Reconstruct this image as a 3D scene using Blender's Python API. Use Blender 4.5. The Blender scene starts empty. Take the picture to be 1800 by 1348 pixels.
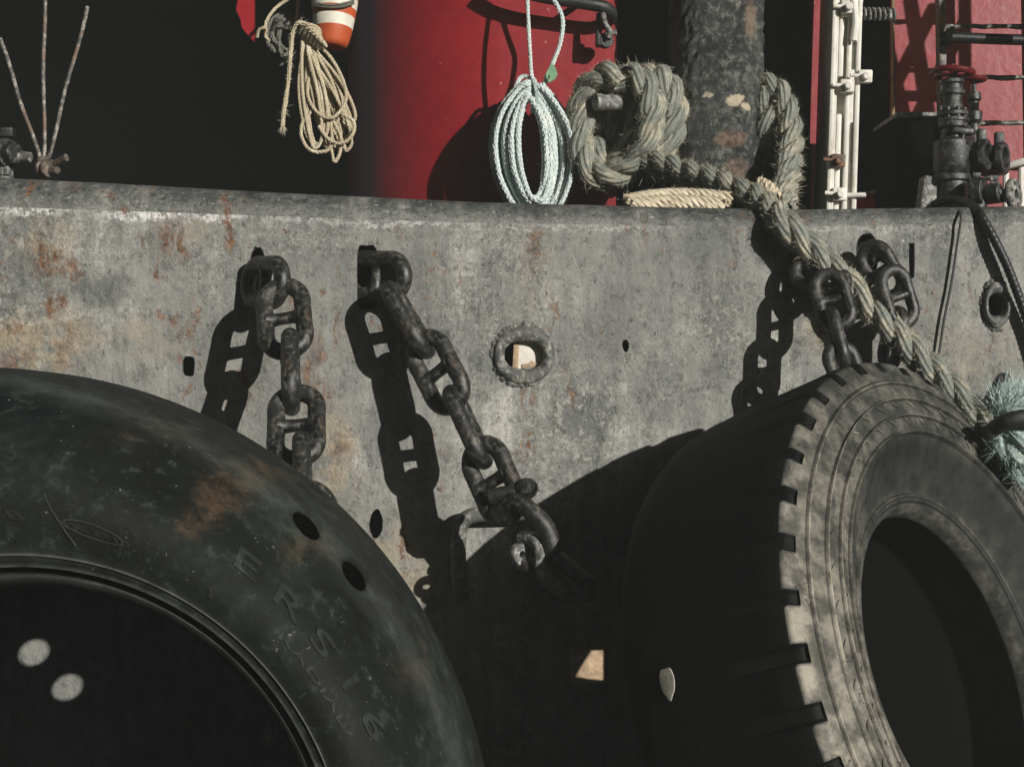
import bpy, bmesh, math, random
import numpy as np
from mathutils import Vector, Matrix, noise as mnoise

random.seed(7); rng = np.random.default_rng(7)
S = bpy.context.scene
COL = S.collection
R = math.radians

# ------------------------------------------------------------------ camera, sky, sun, exposure
D = 3.2; PX = 1.25e-3          # camera distance to the bulwark plate (y = 0), metres per photo pixel there
cam = bpy.data.cameras.new('camera'); camo = bpy.data.objects.new('camera', cam); COL.objects.link(camo)
camo.location = (0, -D, 0); camo.rotation_euler = (R(90), 0, 0)
cam.sensor_width = 36; cam.lens = 36 * D / (1800 * PX); cam.clip_start = .05; cam.clip_end = 3000
S.camera = camo

SUN = Vector((.76, -1.0, .385)).normalized()      # towards the sun
w = bpy.data.worlds.new("World"); S.world = w; w.use_nodes = True
nt = w.node_tree; bg = nt.nodes['Background']; bg.inputs['Strength'].default_value = .05
sky = nt.nodes.new('ShaderNodeTexSky'); sky.sky_type = 'NISHITA'; sky.sun_disc = False
sky.sun_elevation = math.asin(SUN.z); sky.sun_rotation = math.atan2(SUN.x, SUN.y)
nt.links.new(sky.outputs[0], bg.inputs['Color'])
sl = bpy.data.lights.new('sun', 'SUN'); sl.energy = 5.0; sl.angle = R(.5); sl.color = (1, .97, .91)
so = bpy.data.objects.new('sun', sl); COL.objects.link(so); so.location = SUN * 20
so.rotation_euler = (-SUN).to_track_quat('-Z', 'Y').to_euler()
vs = S.view_settings; vs.view_transform = 'Standard'; vs.look = 'None'; vs.exposure = 0.14; vs.gamma = 1.0
S.cycles.max_bounces = 5

# ------------------------------------------------------------------ helpers
def P(px, py, y=0.0):
    k = (D + y) / D * PX
    return Vector(((px - 900) * k, y, (674 - py) * k))

def tag(o, label=None, cat=None, group=None, kind=None):
    if label: o['label'] = label
    if cat: o['category'] = cat
    if group: o['group'] = group
    if kind: o['kind'] = kind
    return o

def empty(name, loc, label, cat, group=None):
    o = bpy.data.objects.new(name, None); COL.objects.link(o); o.location = loc; o.empty_display_size = .05
    return tag(o, label, cat, group)

def link(name, me, mat, parent=None):
    o = bpy.data.objects.new(name, me); COL.objects.link(o)
    for m in (mat if isinstance(mat, (list, tuple)) else [mat]): me.materials.append(m)
    if parent:
        o.parent = parent; o.matrix_parent_inverse = world_inv(parent)
    return o

def world_inv(p):
    m = p.matrix_basis.copy()
    q = p
    while q.parent:
        m = q.parent.matrix_basis @ q.matrix_parent_inverse @ m if False else (q.parent.matrix_basis @ q.matrix_parent_inverse @ m)
        q = q.parent
    return m.inverted()

def frame(ax):
    ax = Vector(ax).normalized()
    u = ax.cross(Vector((0, 0, 1)))
    if u.length < 1e-4: u = Vector((1, 0, 0))
    u.normalize(); v = u.cross(ax).normalized()
    return u, v, ax

def spline(pts, step=.01, closed=False):
    p = np.array([tuple(q) for q in pts], float)
    if closed: p = np.vstack([p[-1], p, p[:2]])
    else: p = np.vstack([2*p[0]-p[1], p, 2*p[-1]-p[-2]])
    out = []
    for i in range(1, len(p)-2):
        a, b, c, d = p[i-1:i+3]
        n = max(2, int(np.linalg.norm(c-b)/step))
        t = np.linspace(0, 1, n, endpoint=False)[:, None]
        out.append(.5*((2*b)+(c-a)*t+(2*a-5*b+4*c-d)*t**2+(3*b-a-3*c+d)*t**3))
    o = np.vstack(out)
    if not closed: o = np.vstack([o, p[-2]])
    return o

def frames(p, closed=False):
    t = np.gradient(p, axis=0) if not closed else (np.roll(p, -1, 0)-np.roll(p, 1, 0))
    t /= np.linalg.norm(t, axis=1)[:, None]+1e-12
    u = np.cross(t[0], [0, .3, 1.]);
    if np.linalg.norm(u) < 1e-3: u = np.cross(t[0], [1, 0, 0])
    U = np.zeros_like(p); 
    for i in range(len(p)):
        u = u - t[i]*u.dot(t[i]); u /= np.linalg.norm(u)+1e-12; U[i] = u
    return t, U, np.cross(t, U)

class B:
    """collects shapes into one mesh"""
    def __init__(self): self.v = []; self.f = []; self.mi = []
    def add(self, vs, fs, m=0):
        o = len(self.v); self.v += [tuple(q) for q in vs]; self.f += [tuple(i+o for i in q) for q in fs]; self.mi += [m]*len(fs)
    def box(self, c, size, rot=None, bev=.003, m=0):
        bm = bmesh.new(); bmesh.ops.create_cube(bm, size=1)
        for q in bm.verts: q.co = Vector((q.co.x*size[0], q.co.y*size[1], q.co.z*size[2]))
        if bev: bmesh.ops.bevel(bm, geom=bm.edges[:], offset=min(bev, .45*min(size)), segments=2, affect='EDGES', profile=.5)
        M = rot.to_3x3() if rot else Matrix.Identity(3)
        c = Vector(c); bm.verts.index_update()
        self.add([M @ q.co + c for q in bm.verts], [[q.index for q in f.verts] for f in bm.faces], m); bm.free()
    def tube(self, pts, r, n=12, closed=False, m=0, cap=True, sq=None):
        p = np.array([tuple(q) for q in pts], float); N = len(p)
        rr = np.full(N, r) if np.isscalar(r) else np.array(r)
        t, U, V = frames(p, closed)
        a = np.linspace(0, 2*np.pi, n, endpoint=False)
        q = p[:, None]+rr[:, None, None]*(np.cos(a)[None, :, None]*U[:, None]+np.sin(a)[None, :, None]*V[:, None])
        fs = []
        for i in range(N if closed else N-1):
            j = (i+1) % N
            for k in range(n):
                l = (k+1) % n; fs.append((i*n+k, i*n+l, j*n+l, j*n+k))
        vs = q.reshape(-1, 3).tolist()
        if cap and not closed:
            for i, s in ((0, -1), (N-1, 1)):
                c = len(vs); vs.append((p[i]+t[i]*rr[i]*.35*s).tolist())
                for k in range(n):
                    l = (k+1) % n
                    fs.append((c, i*n+l, i*n+k) if s < 0 else (c, i*n+k, i*n+l))
        self.add(vs, fs, m)
    def lathe(self, prof, c, ax, n=32, closed=False, m=0, cap=True):
        """prof: list of (radius, along axis)"""
        u, v, ax = frame(ax); c = Vector(c); k = len(prof); vs = []; fs = []
        for i in range(n):
            th = 2*math.pi*i/n; d = u*math.cos(th)+v*math.sin(th)
            vs += [c+ax*z+d*r for r, z in prof]
        for i in range(n):
            j = (i+1) % n
            for q in range(k if closed else k-1):
                p = (q+1) % k; fs.append((i*k+q, i*k+p, j*k+p, j*k+q))
        if cap and not closed:
            for q in (0, k-1):
                if prof[q][0] > 1e-6:
                    fs.append([i*k+q for i in (range(n) if q == 0 else range(n-1, -1, -1))])
        self.add(vs, fs, m)
    def cyl(self, c, ax, r, h, n=24, bev=.002, m=0):
        b = min(bev, r*.3, h*.3)
        self.lathe([(r-b, -h/2), (r, -h/2+b), (r, h/2-b), (r-b, h/2)], c, ax, n, m=m)
    def mesh(self, name, sharp=35):
        me = bpy.data.meshes.new(name); me.from_pydata(self.v, [], self.f)
        me.polygons.foreach_set('material_index', self.mi)
        me.polygons.foreach_set('use_smooth', [True]*len(self.f))
        me.update()
        bm = bmesh.new(); bm.from_mesh(me); bmesh.ops.recalc_face_normals(bm, faces=bm.faces); bm.to_mesh(me); bm.free()
        if sharp: me.set_sharp_from_angle(angle=R(sharp))
        return me
    def build(self, name, mat, parent=None, sharp=35): return link(name, self.mesh(name, sharp), mat, parent)

def cut(o, cutter_me):
    """subtract a mesh from an object's mesh"""
    c = bpy.data.objects.new('cutter', cutter_me); COL.objects.link(c)
    md = o.modifiers.new('b', 'BOOLEAN'); md.object = c; md.solver = 'EXACT'; md.operation = 'DIFFERENCE'
    dg = bpy.context.evaluated_depsgraph_get()
    me = bpy.data.meshes.new_from_object(o.evaluated_get(dg))
    o.modifiers.clear(); o.data = me
    bpy.data.objects.remove(c)
    me.polygons.foreach_set('use_smooth', [True]*len(me.polygons)); me.set_sharp_from_angle(angle=R(35))

def prism(b, pts, y0, y1):
    n = len(pts); vs = [(x, y0, z) for x, z in pts]+[(x, y1, z) for x, z in pts]
    fs = [list(range(n)), list(range(2*n-1, n-1, -1))]+[(i, (i+1) % n, n+(i+1) % n, n+i) for i in range(n)]
    b.add(vs, fs)

# ------------------------------------------------------------------ shader helpers
class N:
    def __init__(self, name):
        self.m = bpy.data.materials.new(name); self.m.use_nodes = True; self.t = self.m.node_tree
        self.b = self.t.nodes['Principled BSDF']
        tc = self.t.nodes.new('ShaderNodeTexCoord'); self.pos = tc.outputs['Object']; self.uv = tc.outputs['UV']
    def n(self, ty, **kw):
        q = self.t.nodes.new(ty)
        for k, v in kw.items(): setattr(q, k, v)
        return q
    def put(self, sock, v):
        if hasattr(v, 'links') or isinstance(v, bpy.types.NodeSocket): self.t.links.new(v, sock)
        elif isinstance(v, (tuple, list)) and len(v) == 3 and len(sock.default_value) == 4: sock.default_value = (*v, 1)
        else: sock.default_value = v
    def noise(self, scale, detail=5, rough=.55, vec=None, dist=0, col=False):
        q = self.n('ShaderNodeTexNoise'); self.put(q.inputs['Vector'], vec or self.pos)
        q.inputs['Scale'].default_value = scale; q.inputs['Detail'].default_value = detail
        q.inputs['Roughness'].default_value = rough; q.inputs['Distortion'].default_value = dist
        return q.outputs['Color' if col else 'Fac']
    def vor(self, scale, vec=None, feature='F1', rnd=1):
        q = self.n('ShaderNodeTexVoronoi', feature=feature); self.put(q.inputs['Vector'], vec or self.pos); q.inputs['Scale'].default_value = scale
        q.inputs['Randomness'].default_value = rnd
        return q.outputs['Distance']
    def mapv(self, s, vec=None, loc=(0, 0, 0), rot=(0, 0, 0)):
        q = self.n('ShaderNodeMapping'); self.put(q.inputs['Vector'], vec or self.pos)
        q.inputs['Scale'].default_value = s; q.inputs['Location'].default_value = loc; q.inputs['Rotation'].default_value = rot
        return q.outputs[0]
    def math(self, op, a, b=0, c=0, clamp=False):
        q = self.n('ShaderNodeMath', operation=op, use_clamp=clamp); self.put(q.inputs[0], a); self.put(q.inputs[1], b); self.put(q.inputs[2], c); return q.outputs[0]
    def vm(self, op, a, b=(0, 0, 0), out=0):
        q = self.n('ShaderNodeVectorMath', operation=op); self.put(q.inputs[0], a); self.put(q.inputs[1], b); return q.outputs[out]
    def step(self, v, a, b, lo=0., hi=1.):
        q = self.n('ShaderNodeMapRange', interpolation_type='SMOOTHSTEP'); self.put(q.inputs[0], v)
        for i, z in enumerate((a, b, lo, hi)): q.inputs[i+1].default_value = z
        return q.outputs[0]
    def mix(self, f, a, b, mode='MIX'):
        q = self.n('ShaderNodeMix', data_type='RGBA', blend_type=mode); self.put(q.inputs[0], f); self.put(q.inputs[6], a); self.put(q.inputs[7], b); return q.outputs[2]
    def ramp(self, f, stops):
        q = self.n('ShaderNodeValToRGB'); self.put(q.inputs[0], f); e = q.color_ramp.elements
        while len(e) < len(stops): e.new(.5)
        for i, (p, c) in enumerate(stops): e[i].position = p; e[i].color = (*c, 1) if len(c) == 3 else c
        return q.outputs[0]
    def sep(self, v):
        q = self.n('ShaderNodeSeparateXYZ'); self.put(q.inputs[0], v); return q.outputs
    def comb(self, x, y, z):
        q = self.n('ShaderNodeCombineXYZ')
        for i, s in enumerate((x, y, z)): self.put(q.inputs[i], s)
        return q.outputs[0]
    def bump(self, h, strength=.3, dist=.01, nrm=None):
        q = self.n('ShaderNodeBump'); self.put(q.inputs['Height'], h); q.inputs['Strength'].default_value = strength; q.inputs['Distance'].default_value = dist
        if nrm: self.put(q.inputs['Normal'], nrm)
        return q.outputs[0]
    def done(self, col, rough=.6, nrm=None, metal=0, spec=.5):
        self.put(self.b.inputs['Base Color'], col); self.put(self.b.inputs['Roughness'], rough)
        self.put(self.b.inputs['Metallic'], metal); self.put(self.b.inputs['Specular IOR Level'], spec)
        if nrm: self.put(self.b.inputs['Normal'], nrm)
        return self.m
    def stains(self, lst, pos, edge=(1.0, .25)):
        """soft edged spots of wear; lst of (px, py, rx, ry, strength) read off the plate"""
        acc = None
        for px, py, rx, ry, st in lst:
            c = P(px, py)
            d = self.vm('SUBTRACT', pos, tuple(c)); d = self.vm('MULTIPLY', d, (1/(rx*PX), 0, 1/(ry*PX)))
            l = self.step(self.vm('LENGTH', d, out=1), edge[0], edge[1], 0, st)
            acc = l if acc is None else self.math('MAXIMUM', acc, l)
        return acc

# ------------------------------------------------------------------ materials
def hull_mat(name, rail=False):
    m = N(name)
    warp = m.vm('SUBTRACT', m.noise(11, 6, .68, col=True), (.5, .5, .5))
    wp = m.vm('ADD', m.pos, m.vm('MULTIPLY', warp, (.15, .0, .20)))
    wp2 = m.vm('ADD', m.pos, m.vm('MULTIPLY', m.vm('SUBTRACT', m.noise(45, 5, .7, col=True), (.5, .5, .5)), (.05, 0, .07)))
    big = m.noise(3.0, 7, .62)
    mid = m.noise(15, 9, .72)
    fine = m.noise(85, 6, .75)
    grain = m.noise(260, 3, .7)
    streak = m.noise(6, 8, .66, m.mapv((3.8, 1, .5)))
    f = m.math('ADD', m.math('ADD', m.math('MULTIPLY', big, .36), m.math('MULTIPLY', mid, .34)), m.math('ADD', m.math('MULTIPLY', streak, .30), m.math('MULTIPLY', fine, .16)))
    worn_ = m.step(m.noise(2.4, 4, .6, m.mapv((1, 1, .9), loc=(4, 1, 6)), .4), .43, .58)      # rough weathered areas against smoother paint
    f = m.math('ADD', f, m.math('MULTIPLY', m.math('ADD', .25, worn_), m.math('ADD', m.math('MULTIPLY', m.math('SUBTRACT', grain, .5), .13), m.math('MULTIPLY', m.math('SUBTRACT', fine, .5), .12))))
    if rail:
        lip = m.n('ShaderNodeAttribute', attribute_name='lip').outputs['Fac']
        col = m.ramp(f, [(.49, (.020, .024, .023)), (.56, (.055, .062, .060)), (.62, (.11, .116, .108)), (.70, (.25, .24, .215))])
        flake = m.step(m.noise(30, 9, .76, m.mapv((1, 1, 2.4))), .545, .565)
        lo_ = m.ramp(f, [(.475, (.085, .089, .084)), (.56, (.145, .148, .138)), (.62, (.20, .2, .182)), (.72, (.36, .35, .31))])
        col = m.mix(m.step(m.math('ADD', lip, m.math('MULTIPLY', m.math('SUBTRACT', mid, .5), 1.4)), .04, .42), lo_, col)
        col = m.mix(m.math('MULTIPLY', flake, .32), col, (.27, .265, .235))
        hole = m.step(m.noise(44, 8, .72, m.mapv((1, 1, 2), loc=(7, 2, 3))), .57, .59)
        col = m.mix(m.math('MULTIPLY', hole, .42), col, (.014, .017, .017))
        chip = m.step(m.noise(60, 7, .75, m.mapv((1, 1, 2.6), loc=(1, 8, 4))), .63, .645)
        col = m.mix(chip, col, (.50, .47, .42))
    else:
        f = m.math('ADD', .585, m.math('MULTIPLY', m.math('SUBTRACT', f, .575), m.math('ADD', .75, m.math('MULTIPLY', worn_, .55))))
        col = m.ramp(f, [(.475, (.080, .085, .081)), (.545, (.150, .154, .144)), (.60, (.212, .212, .194)), (.66, (.295, .29, .262)), (.74, (.46, .445, .40))])
        dk = m.stains([(1030, 735, 70, 48, .85), (1240, 425, 90, 60, .6), (1345, 425, 26, 70, .7), (1655, 440, 28, 90, .7), (170, 512, 95, 34, .7), (1290, 600, 90, 160, .45),
                       (60, 470, 240, 60, .35), (1080, 560, 60, 130, .3), (1180, 700, 80, 90, .4), (740, 470, 50, 70, .25), (300, 620, 60, 60, .3), (1500, 700, 60, 120, .3), (430, 560, 60, 90, .2)], wp)
        col = m.mix(dk, col, m.mix(m.step(fine, .4, .6), (.075, .082, .079), (.13, .136, .128)))
        hard = m.stains([(1030, 730, 52, 40, 1), (1340, 418, 14, 46, .9), (1243, 410, 40, 30, .5), (1650, 430, 16, 70, .7), (1215, 470, 30, 60, .4), (760, 620, 18, 30, .3), (1120, 690, 26, 18, .4), (150, 505, 60, 20, .4)], m.vm('ADD', m.pos, m.vm('MULTIPLY', m.vm('SUBTRACT', m.noise(16, 3, .5, col=True), (.5, .5, .5)), (.07, 0, .08))), (1.0, .90))
        col = m.mix(m.math('MULTIPLY', hard, .8), col, m.mix(m.step(fine, .4, .6), (.10, .106, .102), (.135, .14, .133)))
        clus = m.math('MULTIPLY', m.step(m.noise(5, 5, .6, m.mapv((1, 1, .8), loc=(2, 9, 1))), .44, .60), 1.0)
        crust = m.step(m.noise(34, 10, .80), .515, .545)
        col = m.mix(m.math('MULTIPLY', m.math('MULTIPLY', crust, m.math('MULTIPLY', clus, m.math('ADD', .25, worn_))), .55), col, (.385, .375, .335))
        cr2 = m.step(m.noise(28, 10, .80, m.mapv((1, 1, .8), loc=(6, 4, 9))), .56, .58)
        col = m.mix(m.math('MULTIPLY', m.math('MULTIPLY', cr2, m.math('ADD', .2, worn_)), .42), col, (.10, .104, .096))
        spot = m.step(m.noise(110, 6, .75), .61, .635)
        col = m.mix(m.math('MULTIPLY', m.math('MULTIPLY', spot, m.math('ADD', .3, worn_)), .7), col, (.55, .52, .46))
        pit = m.step(m.noise(75, 7, .74, m.mapv((1, 1, .7), loc=(3, 0, 2))), .395, .375)
        col = m.mix(m.math('MULTIPLY', pit, .75), col, (.045, .046, .042))
        tan = m.stains([(60, 600, 190, 70, .8), (570, 800, 75, 130, .85), (700, 1000, 90, 160, .6), (250, 600, 150, 50, .4), (420, 690, 60, 60, .5), (85, 440, 70, 70, .65), (1440, 575, 34, 90, .6), (880, 880, 60, 60, .4), (1700, 620, 120, 80, .4), (330, 400, 90, 60, .35), (940, 470, 40, 120, .3)], wp)
        col = m.mix(m.math('MULTIPLY', tan, m.step(mid, .38, .56)), col, (.33, .27, .185))
        zx = m.sep(wp2)
        ln = m.math('ABSOLUTE', m.math('SUBTRACT', m.math('SUBTRACT', zx[2], .13), m.math('MULTIPLY', m.math('ADD', zx[0], 1.1), .13)))
        lnm = m.math('MULTIPLY', m.step(ln, .007, .002), m.step(zx[0], -.70, -.90))
        col = m.mix(m.math('MULTIPLY', lnm, m.step(mid, .42, .55, .15, .7)), col, (.42, .39, .33))
        scr = m.step(m.noise(5, 3, .6, m.mapv((46, 1, 1.3), rot=(0, R(24), 0))), .66, .68)
        col = m.mix(m.math('MULTIPLY', scr, .35), col, (.42, .40, .36))
        scr2 = m.step(m.noise(5, 3, .6, m.mapv((50, 1, 1.6), rot=(0, R(-14), 0), loc=(3, 3, 3))), .67, .69)
        col = m.mix(m.math('MULTIPLY', scr2, .4), col, (.07, .072, .066))
        ch = m.stains([(60, 366, 120, 16, .9), (260, 378, 130, 18, 1), (380, 380, 80, 14, .8), (520, 387, 90, 7, .5), (700, 393, 220, 5, .5), (1000, 400, 260, 5, .35), (1500, 402, 260, 4, .3)], wp2)
        col = m.mix(m.math('MULTIPLY', ch, m.step(m.noise(40, 9, .78), .46, .50)), col, (.66, .64, .62))
        bl = m.stains([(362, 366, 7, 7, 1), (415, 374, 6, 5, .8)], wp2)
        col = m.mix(bl, col, (.03, .06, .2))
    rl = [(921, 700, 7, 40, .5), (940, 690, 5, 30, .45), (1100, 640, 4, 26, .6), (1603, 510, 4, 30, .6), (331, 680, 7, 34, .6), (470, 600, 12, 60, .55), (520, 520, 10, 40, .6), (1751, 590, 6, 40, .55), (661, 965, 8, 30, .6), (1530, 560, 9, 50, .5), (36, 340, 12, 40, .9), (120, 325, 40, 8, .5), (218, 366, 16, 16, 1), (190, 335, 26, 9, .6), (252, 425, 9, 34, .8), (295, 415, 16, 60, .7), (322, 430, 13, 48, .75), (288, 480, 10, 30, .7),
          (398, 372, 18, 22, 1), (405, 410, 14, 55, .7), (392, 345, 10, 18, .8), (500, 400, 8, 16, 1), (85, 465, 40, 50, .75), (95, 540, 40, 32, .9), (130, 480, 16, 60, .6), (430, 660, 10, 20, .9), (435, 700, 7, 40, .5),
          (590, 572, 9, 40, .6), (560, 525, 8, 12, .6), (545, 640, 24, 90, .5), (930, 772, 8, 26, .9), (915, 790, 8, 30, .5), (700, 965, 8, 52, .9), (694, 1035, 8, 40, .9), (812, 1028, 9, 30, .9),
          (1445, 545, 14, 70, .75), (1460, 600, 9, 60, .5), (1530, 398, 9, 16, .7), (560, 690, 26, 60, .55), (590, 800, 36, 22, .4), (520, 850, 16, 40, .8), (700, 430, 7, 26, .4), (940, 430, 8, 70, .45), (970, 545, 6, 60, .5),
          (1010, 690, 8, 40, .5), (1000, 640, 7, 20, .5), (300, 560, 22, 18, .6), (340, 570, 14, 30, .6), (315, 640, 10, 22, .5), (30, 640, 60, 26, .5), (20, 590, 40, 22, .5), (110, 620, 22, 60, .35), (1280, 470, 8, 40, .3), (1130, 420, 8, 40, .3), (1700, 500, 6, 60, .35),
          (1550, 590, 14, 30, .5), (800, 480, 5, 40, .25), (640, 850, 9, 30, .4), (760, 1040, 20, 60, .4)]
    rust = m.stains(rl, wp)
    rn = m.step(m.noise(36, 10, .80, m.mapv((1.25, 1, .6))), .455, .54)
    rust = m.math('MULTIPLY', rust, m.math('ADD', .26, m.math('MULTIPLY', rn, 1.15)), clamp=True)
    rc = m.ramp(m.noise(70, 8, .75), [(.38, (.045, .026, .018)), (.5, (.165, .068, .030)), (.62, (.33, .18, .085))])
    col = m.mix(rust, col, rc)
    gr = m.math('MULTIPLY', m.step(m.noise(6, 8, .7, m.mapv((1.6, 1, .6), loc=(5, 1, 1))), .54, .64), m.step(m.noise(50, 9, .78), .53, .56))
    col = m.mix(m.math('MULTIPLY', gr, .8), col, rc)
    h = m.math('ADD', m.math('ADD', m.math('MULTIPLY', mid, .9), m.math('MULTIPLY', fine, .6)), m.math('MULTIPLY', grain, .2))
    h = m.math('ADD', h, m.math('MULTIPLY', rust, -.25))
    if not rail:
        bls = m.stains([(85, 450, 60, 66, 1), (300, 430, 50, 70, .6), (590, 800, 60, 60, .6), (40, 640, 60, 40, .7)], wp)
        h = m.math('ADD', h, m.math('MULTIPLY', m.math('MULTIPLY', bls, m.noise(30, 6, .7)), 2.2))
        h = m.math('ADD', h, m.math('ADD', m.math('MULTIPLY', m.math('MULTIPLY', crust, m.math('MULTIPLY', clus, m.math('ADD', .25, worn_))), .30), m.math('ADD', m.math('MULTIPLY', cr2, -.22), m.math('MULTIPLY', pit, -.35))))
    else: h = m.math('ADD', h, m.math('ADD', m.math('MULTIPLY', flake, .3), m.math('MULTIPLY', hole, -.3)))
    nr = m.bump(h, .7, .007)
    nr = m.bump(m.noise(3.2, 3, .5), .4, .06, nr)
    return m.done(col, m.step(mid, .3, .7, .42, .68), nr, spec=.45)

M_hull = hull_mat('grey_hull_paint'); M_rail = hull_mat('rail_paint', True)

def iron_mat(name, dark=(.012, .013, .012), mid=(.035, .036, .034), dust=(.15, .135, .11), rust=(.12, .055, .028), ru=.56, du=.55, sc=1, rough=(.38, .75), bs=.5, dw=.07):
    m = N(name)
    n1 = m.noise(18*sc, 9, .74); n2 = m.noise(70*sc, 9, .78); n3 = m.noise(9*sc, 5, .6, m.mapv((1, 1, 1), loc=(4, 7, 2)))
    col = m.ramp(n1, [(.42, dark), (.60, mid)])
    col = m.mix(m.math('MULTIPLY', m.step(n2, du, du+dw), .85), col, dust)
    col = m.mix(m.math('MULTIPLY', m.step(n3, ru, ru+.1), m.step(n2, .38, .6)), col, rust)
    h = m.math('ADD', n1, m.math('MULTIPLY', n2, .6))
    return m.done(col, m.step(n1, .3, .7, *rough), m.bump(h, bs, .004), spec=.5)
M_iron = iron_mat('chain_iron', (.005, .0055, .005), (.019, .019, .0175), (.125, .115, .094), (.10, .05, .027), .56, .49, rough=(.28, .58), bs=.40, dw=.16)
M_iron_rusty = iron_mat('rusty_iron', (.03, .024, .02), (.07, .055, .045), (.22, .18, .14), (.17, .075, .03), .47, .5)
M_rod = iron_mat('weathered_rod_steel', (.04, .04, .037), (.11, .105, .095), (.34, .31, .26), (.14, .065, .03), .53, .49)
M_iron_worn = iron_mat('worn_grey_steel', (.05, .052, .05), (.13, .13, .122), (.36, .35, .32), (.1, .06, .04), .62, .5)
M_black = iron_mat('black_paint', (.009, .009, .009), (.02, .021, .02), (.06, .06, .055), (.06, .03, .02), .7, .66)
M_valve = iron_mat('grey_black_valve_paint', (.005, .006, .006), (.018, .021, .020), (.11, .11, .10), (.08, .05, .03), .60, .53, rough=(.3, .6))

def plain(name, col, rough=.6, var=.25, sc=30, bs=.15, bd=.003, chips=None, spec=.4, chs=.68):
    m = N(name); n = m.noise(sc, 6, .65); n2 = m.noise(sc*.18, 4, .6)
    c = m.mix(m.step(n, .3, .7), tuple(x*(1-var) for x in col), tuple(min(1, x*(1+var)) for x in col))
    c = m.mix(m.step(n2, .35, .7, 0, .5), c, tuple(x*(1-var*.8) for x in col))
    if chips: c = m.mix(m.step(m.noise(sc*1.3, 5, .65, m.mapv((1, 1, 1), loc=(9, 3, 1))), chs, chs+.03), c, chips)
    return m.done(c, rough, m.bump(m.math('ADD', n, m.math('MULTIPLY', n2, 2)), bs, bd), spec=spec)
M_red = plain('red_house_paint', (.225, .0105, .0155), .40, .14, 26, .26, .004, (.42, .26, .22), chs=.70)
M_litred = plain('lit_red_paint', (.27, .013, .019), .35, .12, 30, .3, .004, (.4, .2, .17), chs=.70)
M_green = plain('dark_green_lining', (.012, .02, .017), .7, .3, 12)
M_void = plain('shade_black', (.0025, .0025, .0025), .95, .2, 20, .1, spec=.02)  # near black: deep shade put into the colour
M_deck = plain('deck_paint', (.05, .05, .048), .8, .3, 20)
M_orange = plain('orange_foam', (.42, .075, .018), .6, .22, 22, .2, chips=(.5, .16, .08), chs=.66)
M_whitefoam = plain('white_foam', (.62, .59, .50), .6, .12, 30, .2, chips=(.35, .3, .22))
M_redwheel = plain('red_handwheel_paint', (.10, .006, .009), .35, .3, 40, .3, chips=(.05, .03, .03))
M_board = plain('white_board', (.72, .68, .60), .7, .15, 26, .3, chips=(.36, .24, .14), chs=.62)
M_wood = plain('weathered_wood', (.42, .30, .19), .8, .4, 40, .5)
M_green_tag = plain('green_tag', (.16, .30, .17), .5, .18, 60)
M_ink = plain('black_ink', (.02, .03, .025), .7, .1, 60)
M_hose = plain('black_hose', (.010, .011, .011), .45, .3, 60, .3)
M_brass = iron_mat('worn_brass_rim', (.12, .07, .03), (.28, .18, .07), (.45, .36, .22), (.14, .07, .03), .5, .6)
M_sea = plain('sea_water', (.008, .014, .016), .12, .2, 1.5, .6, .1)

def white_mat():
    m = N('white_door_paint')
    n = m.noise(22, 6, .65); st = m.noise(9, 6, .65, m.mapv((5, 5, .7)))
    c = m.mix(m.step(n, .35, .7), (.60, .58, .52), (.74, .72, .66))
    c = m.mix(m.step(st, .56, .70, 0, .75), c, (.33, .25, .16))
    c = m.mix(m.step(m.noise(48, 6, .7), .62, .68, 0, .8), c, (.12, .07, .045))
    return m.done(c, .5, m.bump(n, .25, .004), spec=.4)
M_white = white_mat()

def post_mat():
    m = N('corroded_post_paint')
    n1 = m.noise(8, 10, .76); n2 = m.noise(44, 10, .80); z = m.sep(m.pos)[2]; x = m.sep(m.pos)[0]
    c = m.ramp(m.math('ADD', m.math('MULTIPLY', n1, .5), m.math('MULTIPLY', n2, .5)), [(.43, (.007, .009, .008)), (.5, (.040, .045, .042)), (.57, (.125, .13, .117))])
    c = m.mix(m.step(n2, .55, .57, 0, .6), c, (.20, .195, .165)); c = m.mix(m.step(m.noise(30, 10, .8, m.mapv((1, 1, 1), loc=(5, 5, 5))), .545, .56, 0, .8), c, (.008, .009, .008))
    wp = m.vm('ADD', m.pos, m.vm('MULTIPLY', m.vm('SUBTRACT', m.noise(26, 6, .7, col=True), (.5, .5, .5)), (.06, .06, .05)))
    def sp(px, py, rx, ry, st):
        c0 = P(px, py, .34); d = m.vm('MULTIPLY', m.vm('SUBTRACT', wp, tuple(c0)), (1/(rx*PX), .0, 1/(ry*PX)))
        return m.step(m.vm('LENGTH', d, out=1), 1, .6, 0, st)
    pale = m.math('MAXIMUM', sp(1302, 166, 17, 14, 1), m.math('MAXIMUM', sp(1322, 178, 13, 10, 1), m.math('MAXIMUM', sp(1252, 158, 11, 7, .9), sp(1330, 20, 20, 40, .25))))
    c = m.mix(pale, c, (.50, .43, .32))
    ru = m.math('MAXIMUM', sp(1292, 236, 42, 20, .9), m.math('MAXIMUM', sp(1300, 290, 30, 24, .75), sp(1330, 15, 16, 45, .7)))
    c = m.mix(m.math('MULTIPLY', ru, m.step(n2, .28, .5)), c, m.ramp(m.noise(60, 5, .6), [(.40, (.08, .045, .03)), (.60, (.24, .165, .12))]))
    return m.done(c, .48, m.bump(m.math('ADD', n1, m.math('MULTIPLY', n2, .6)), 1.0, .014), spec=.5)
M_post = post_mat()

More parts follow.
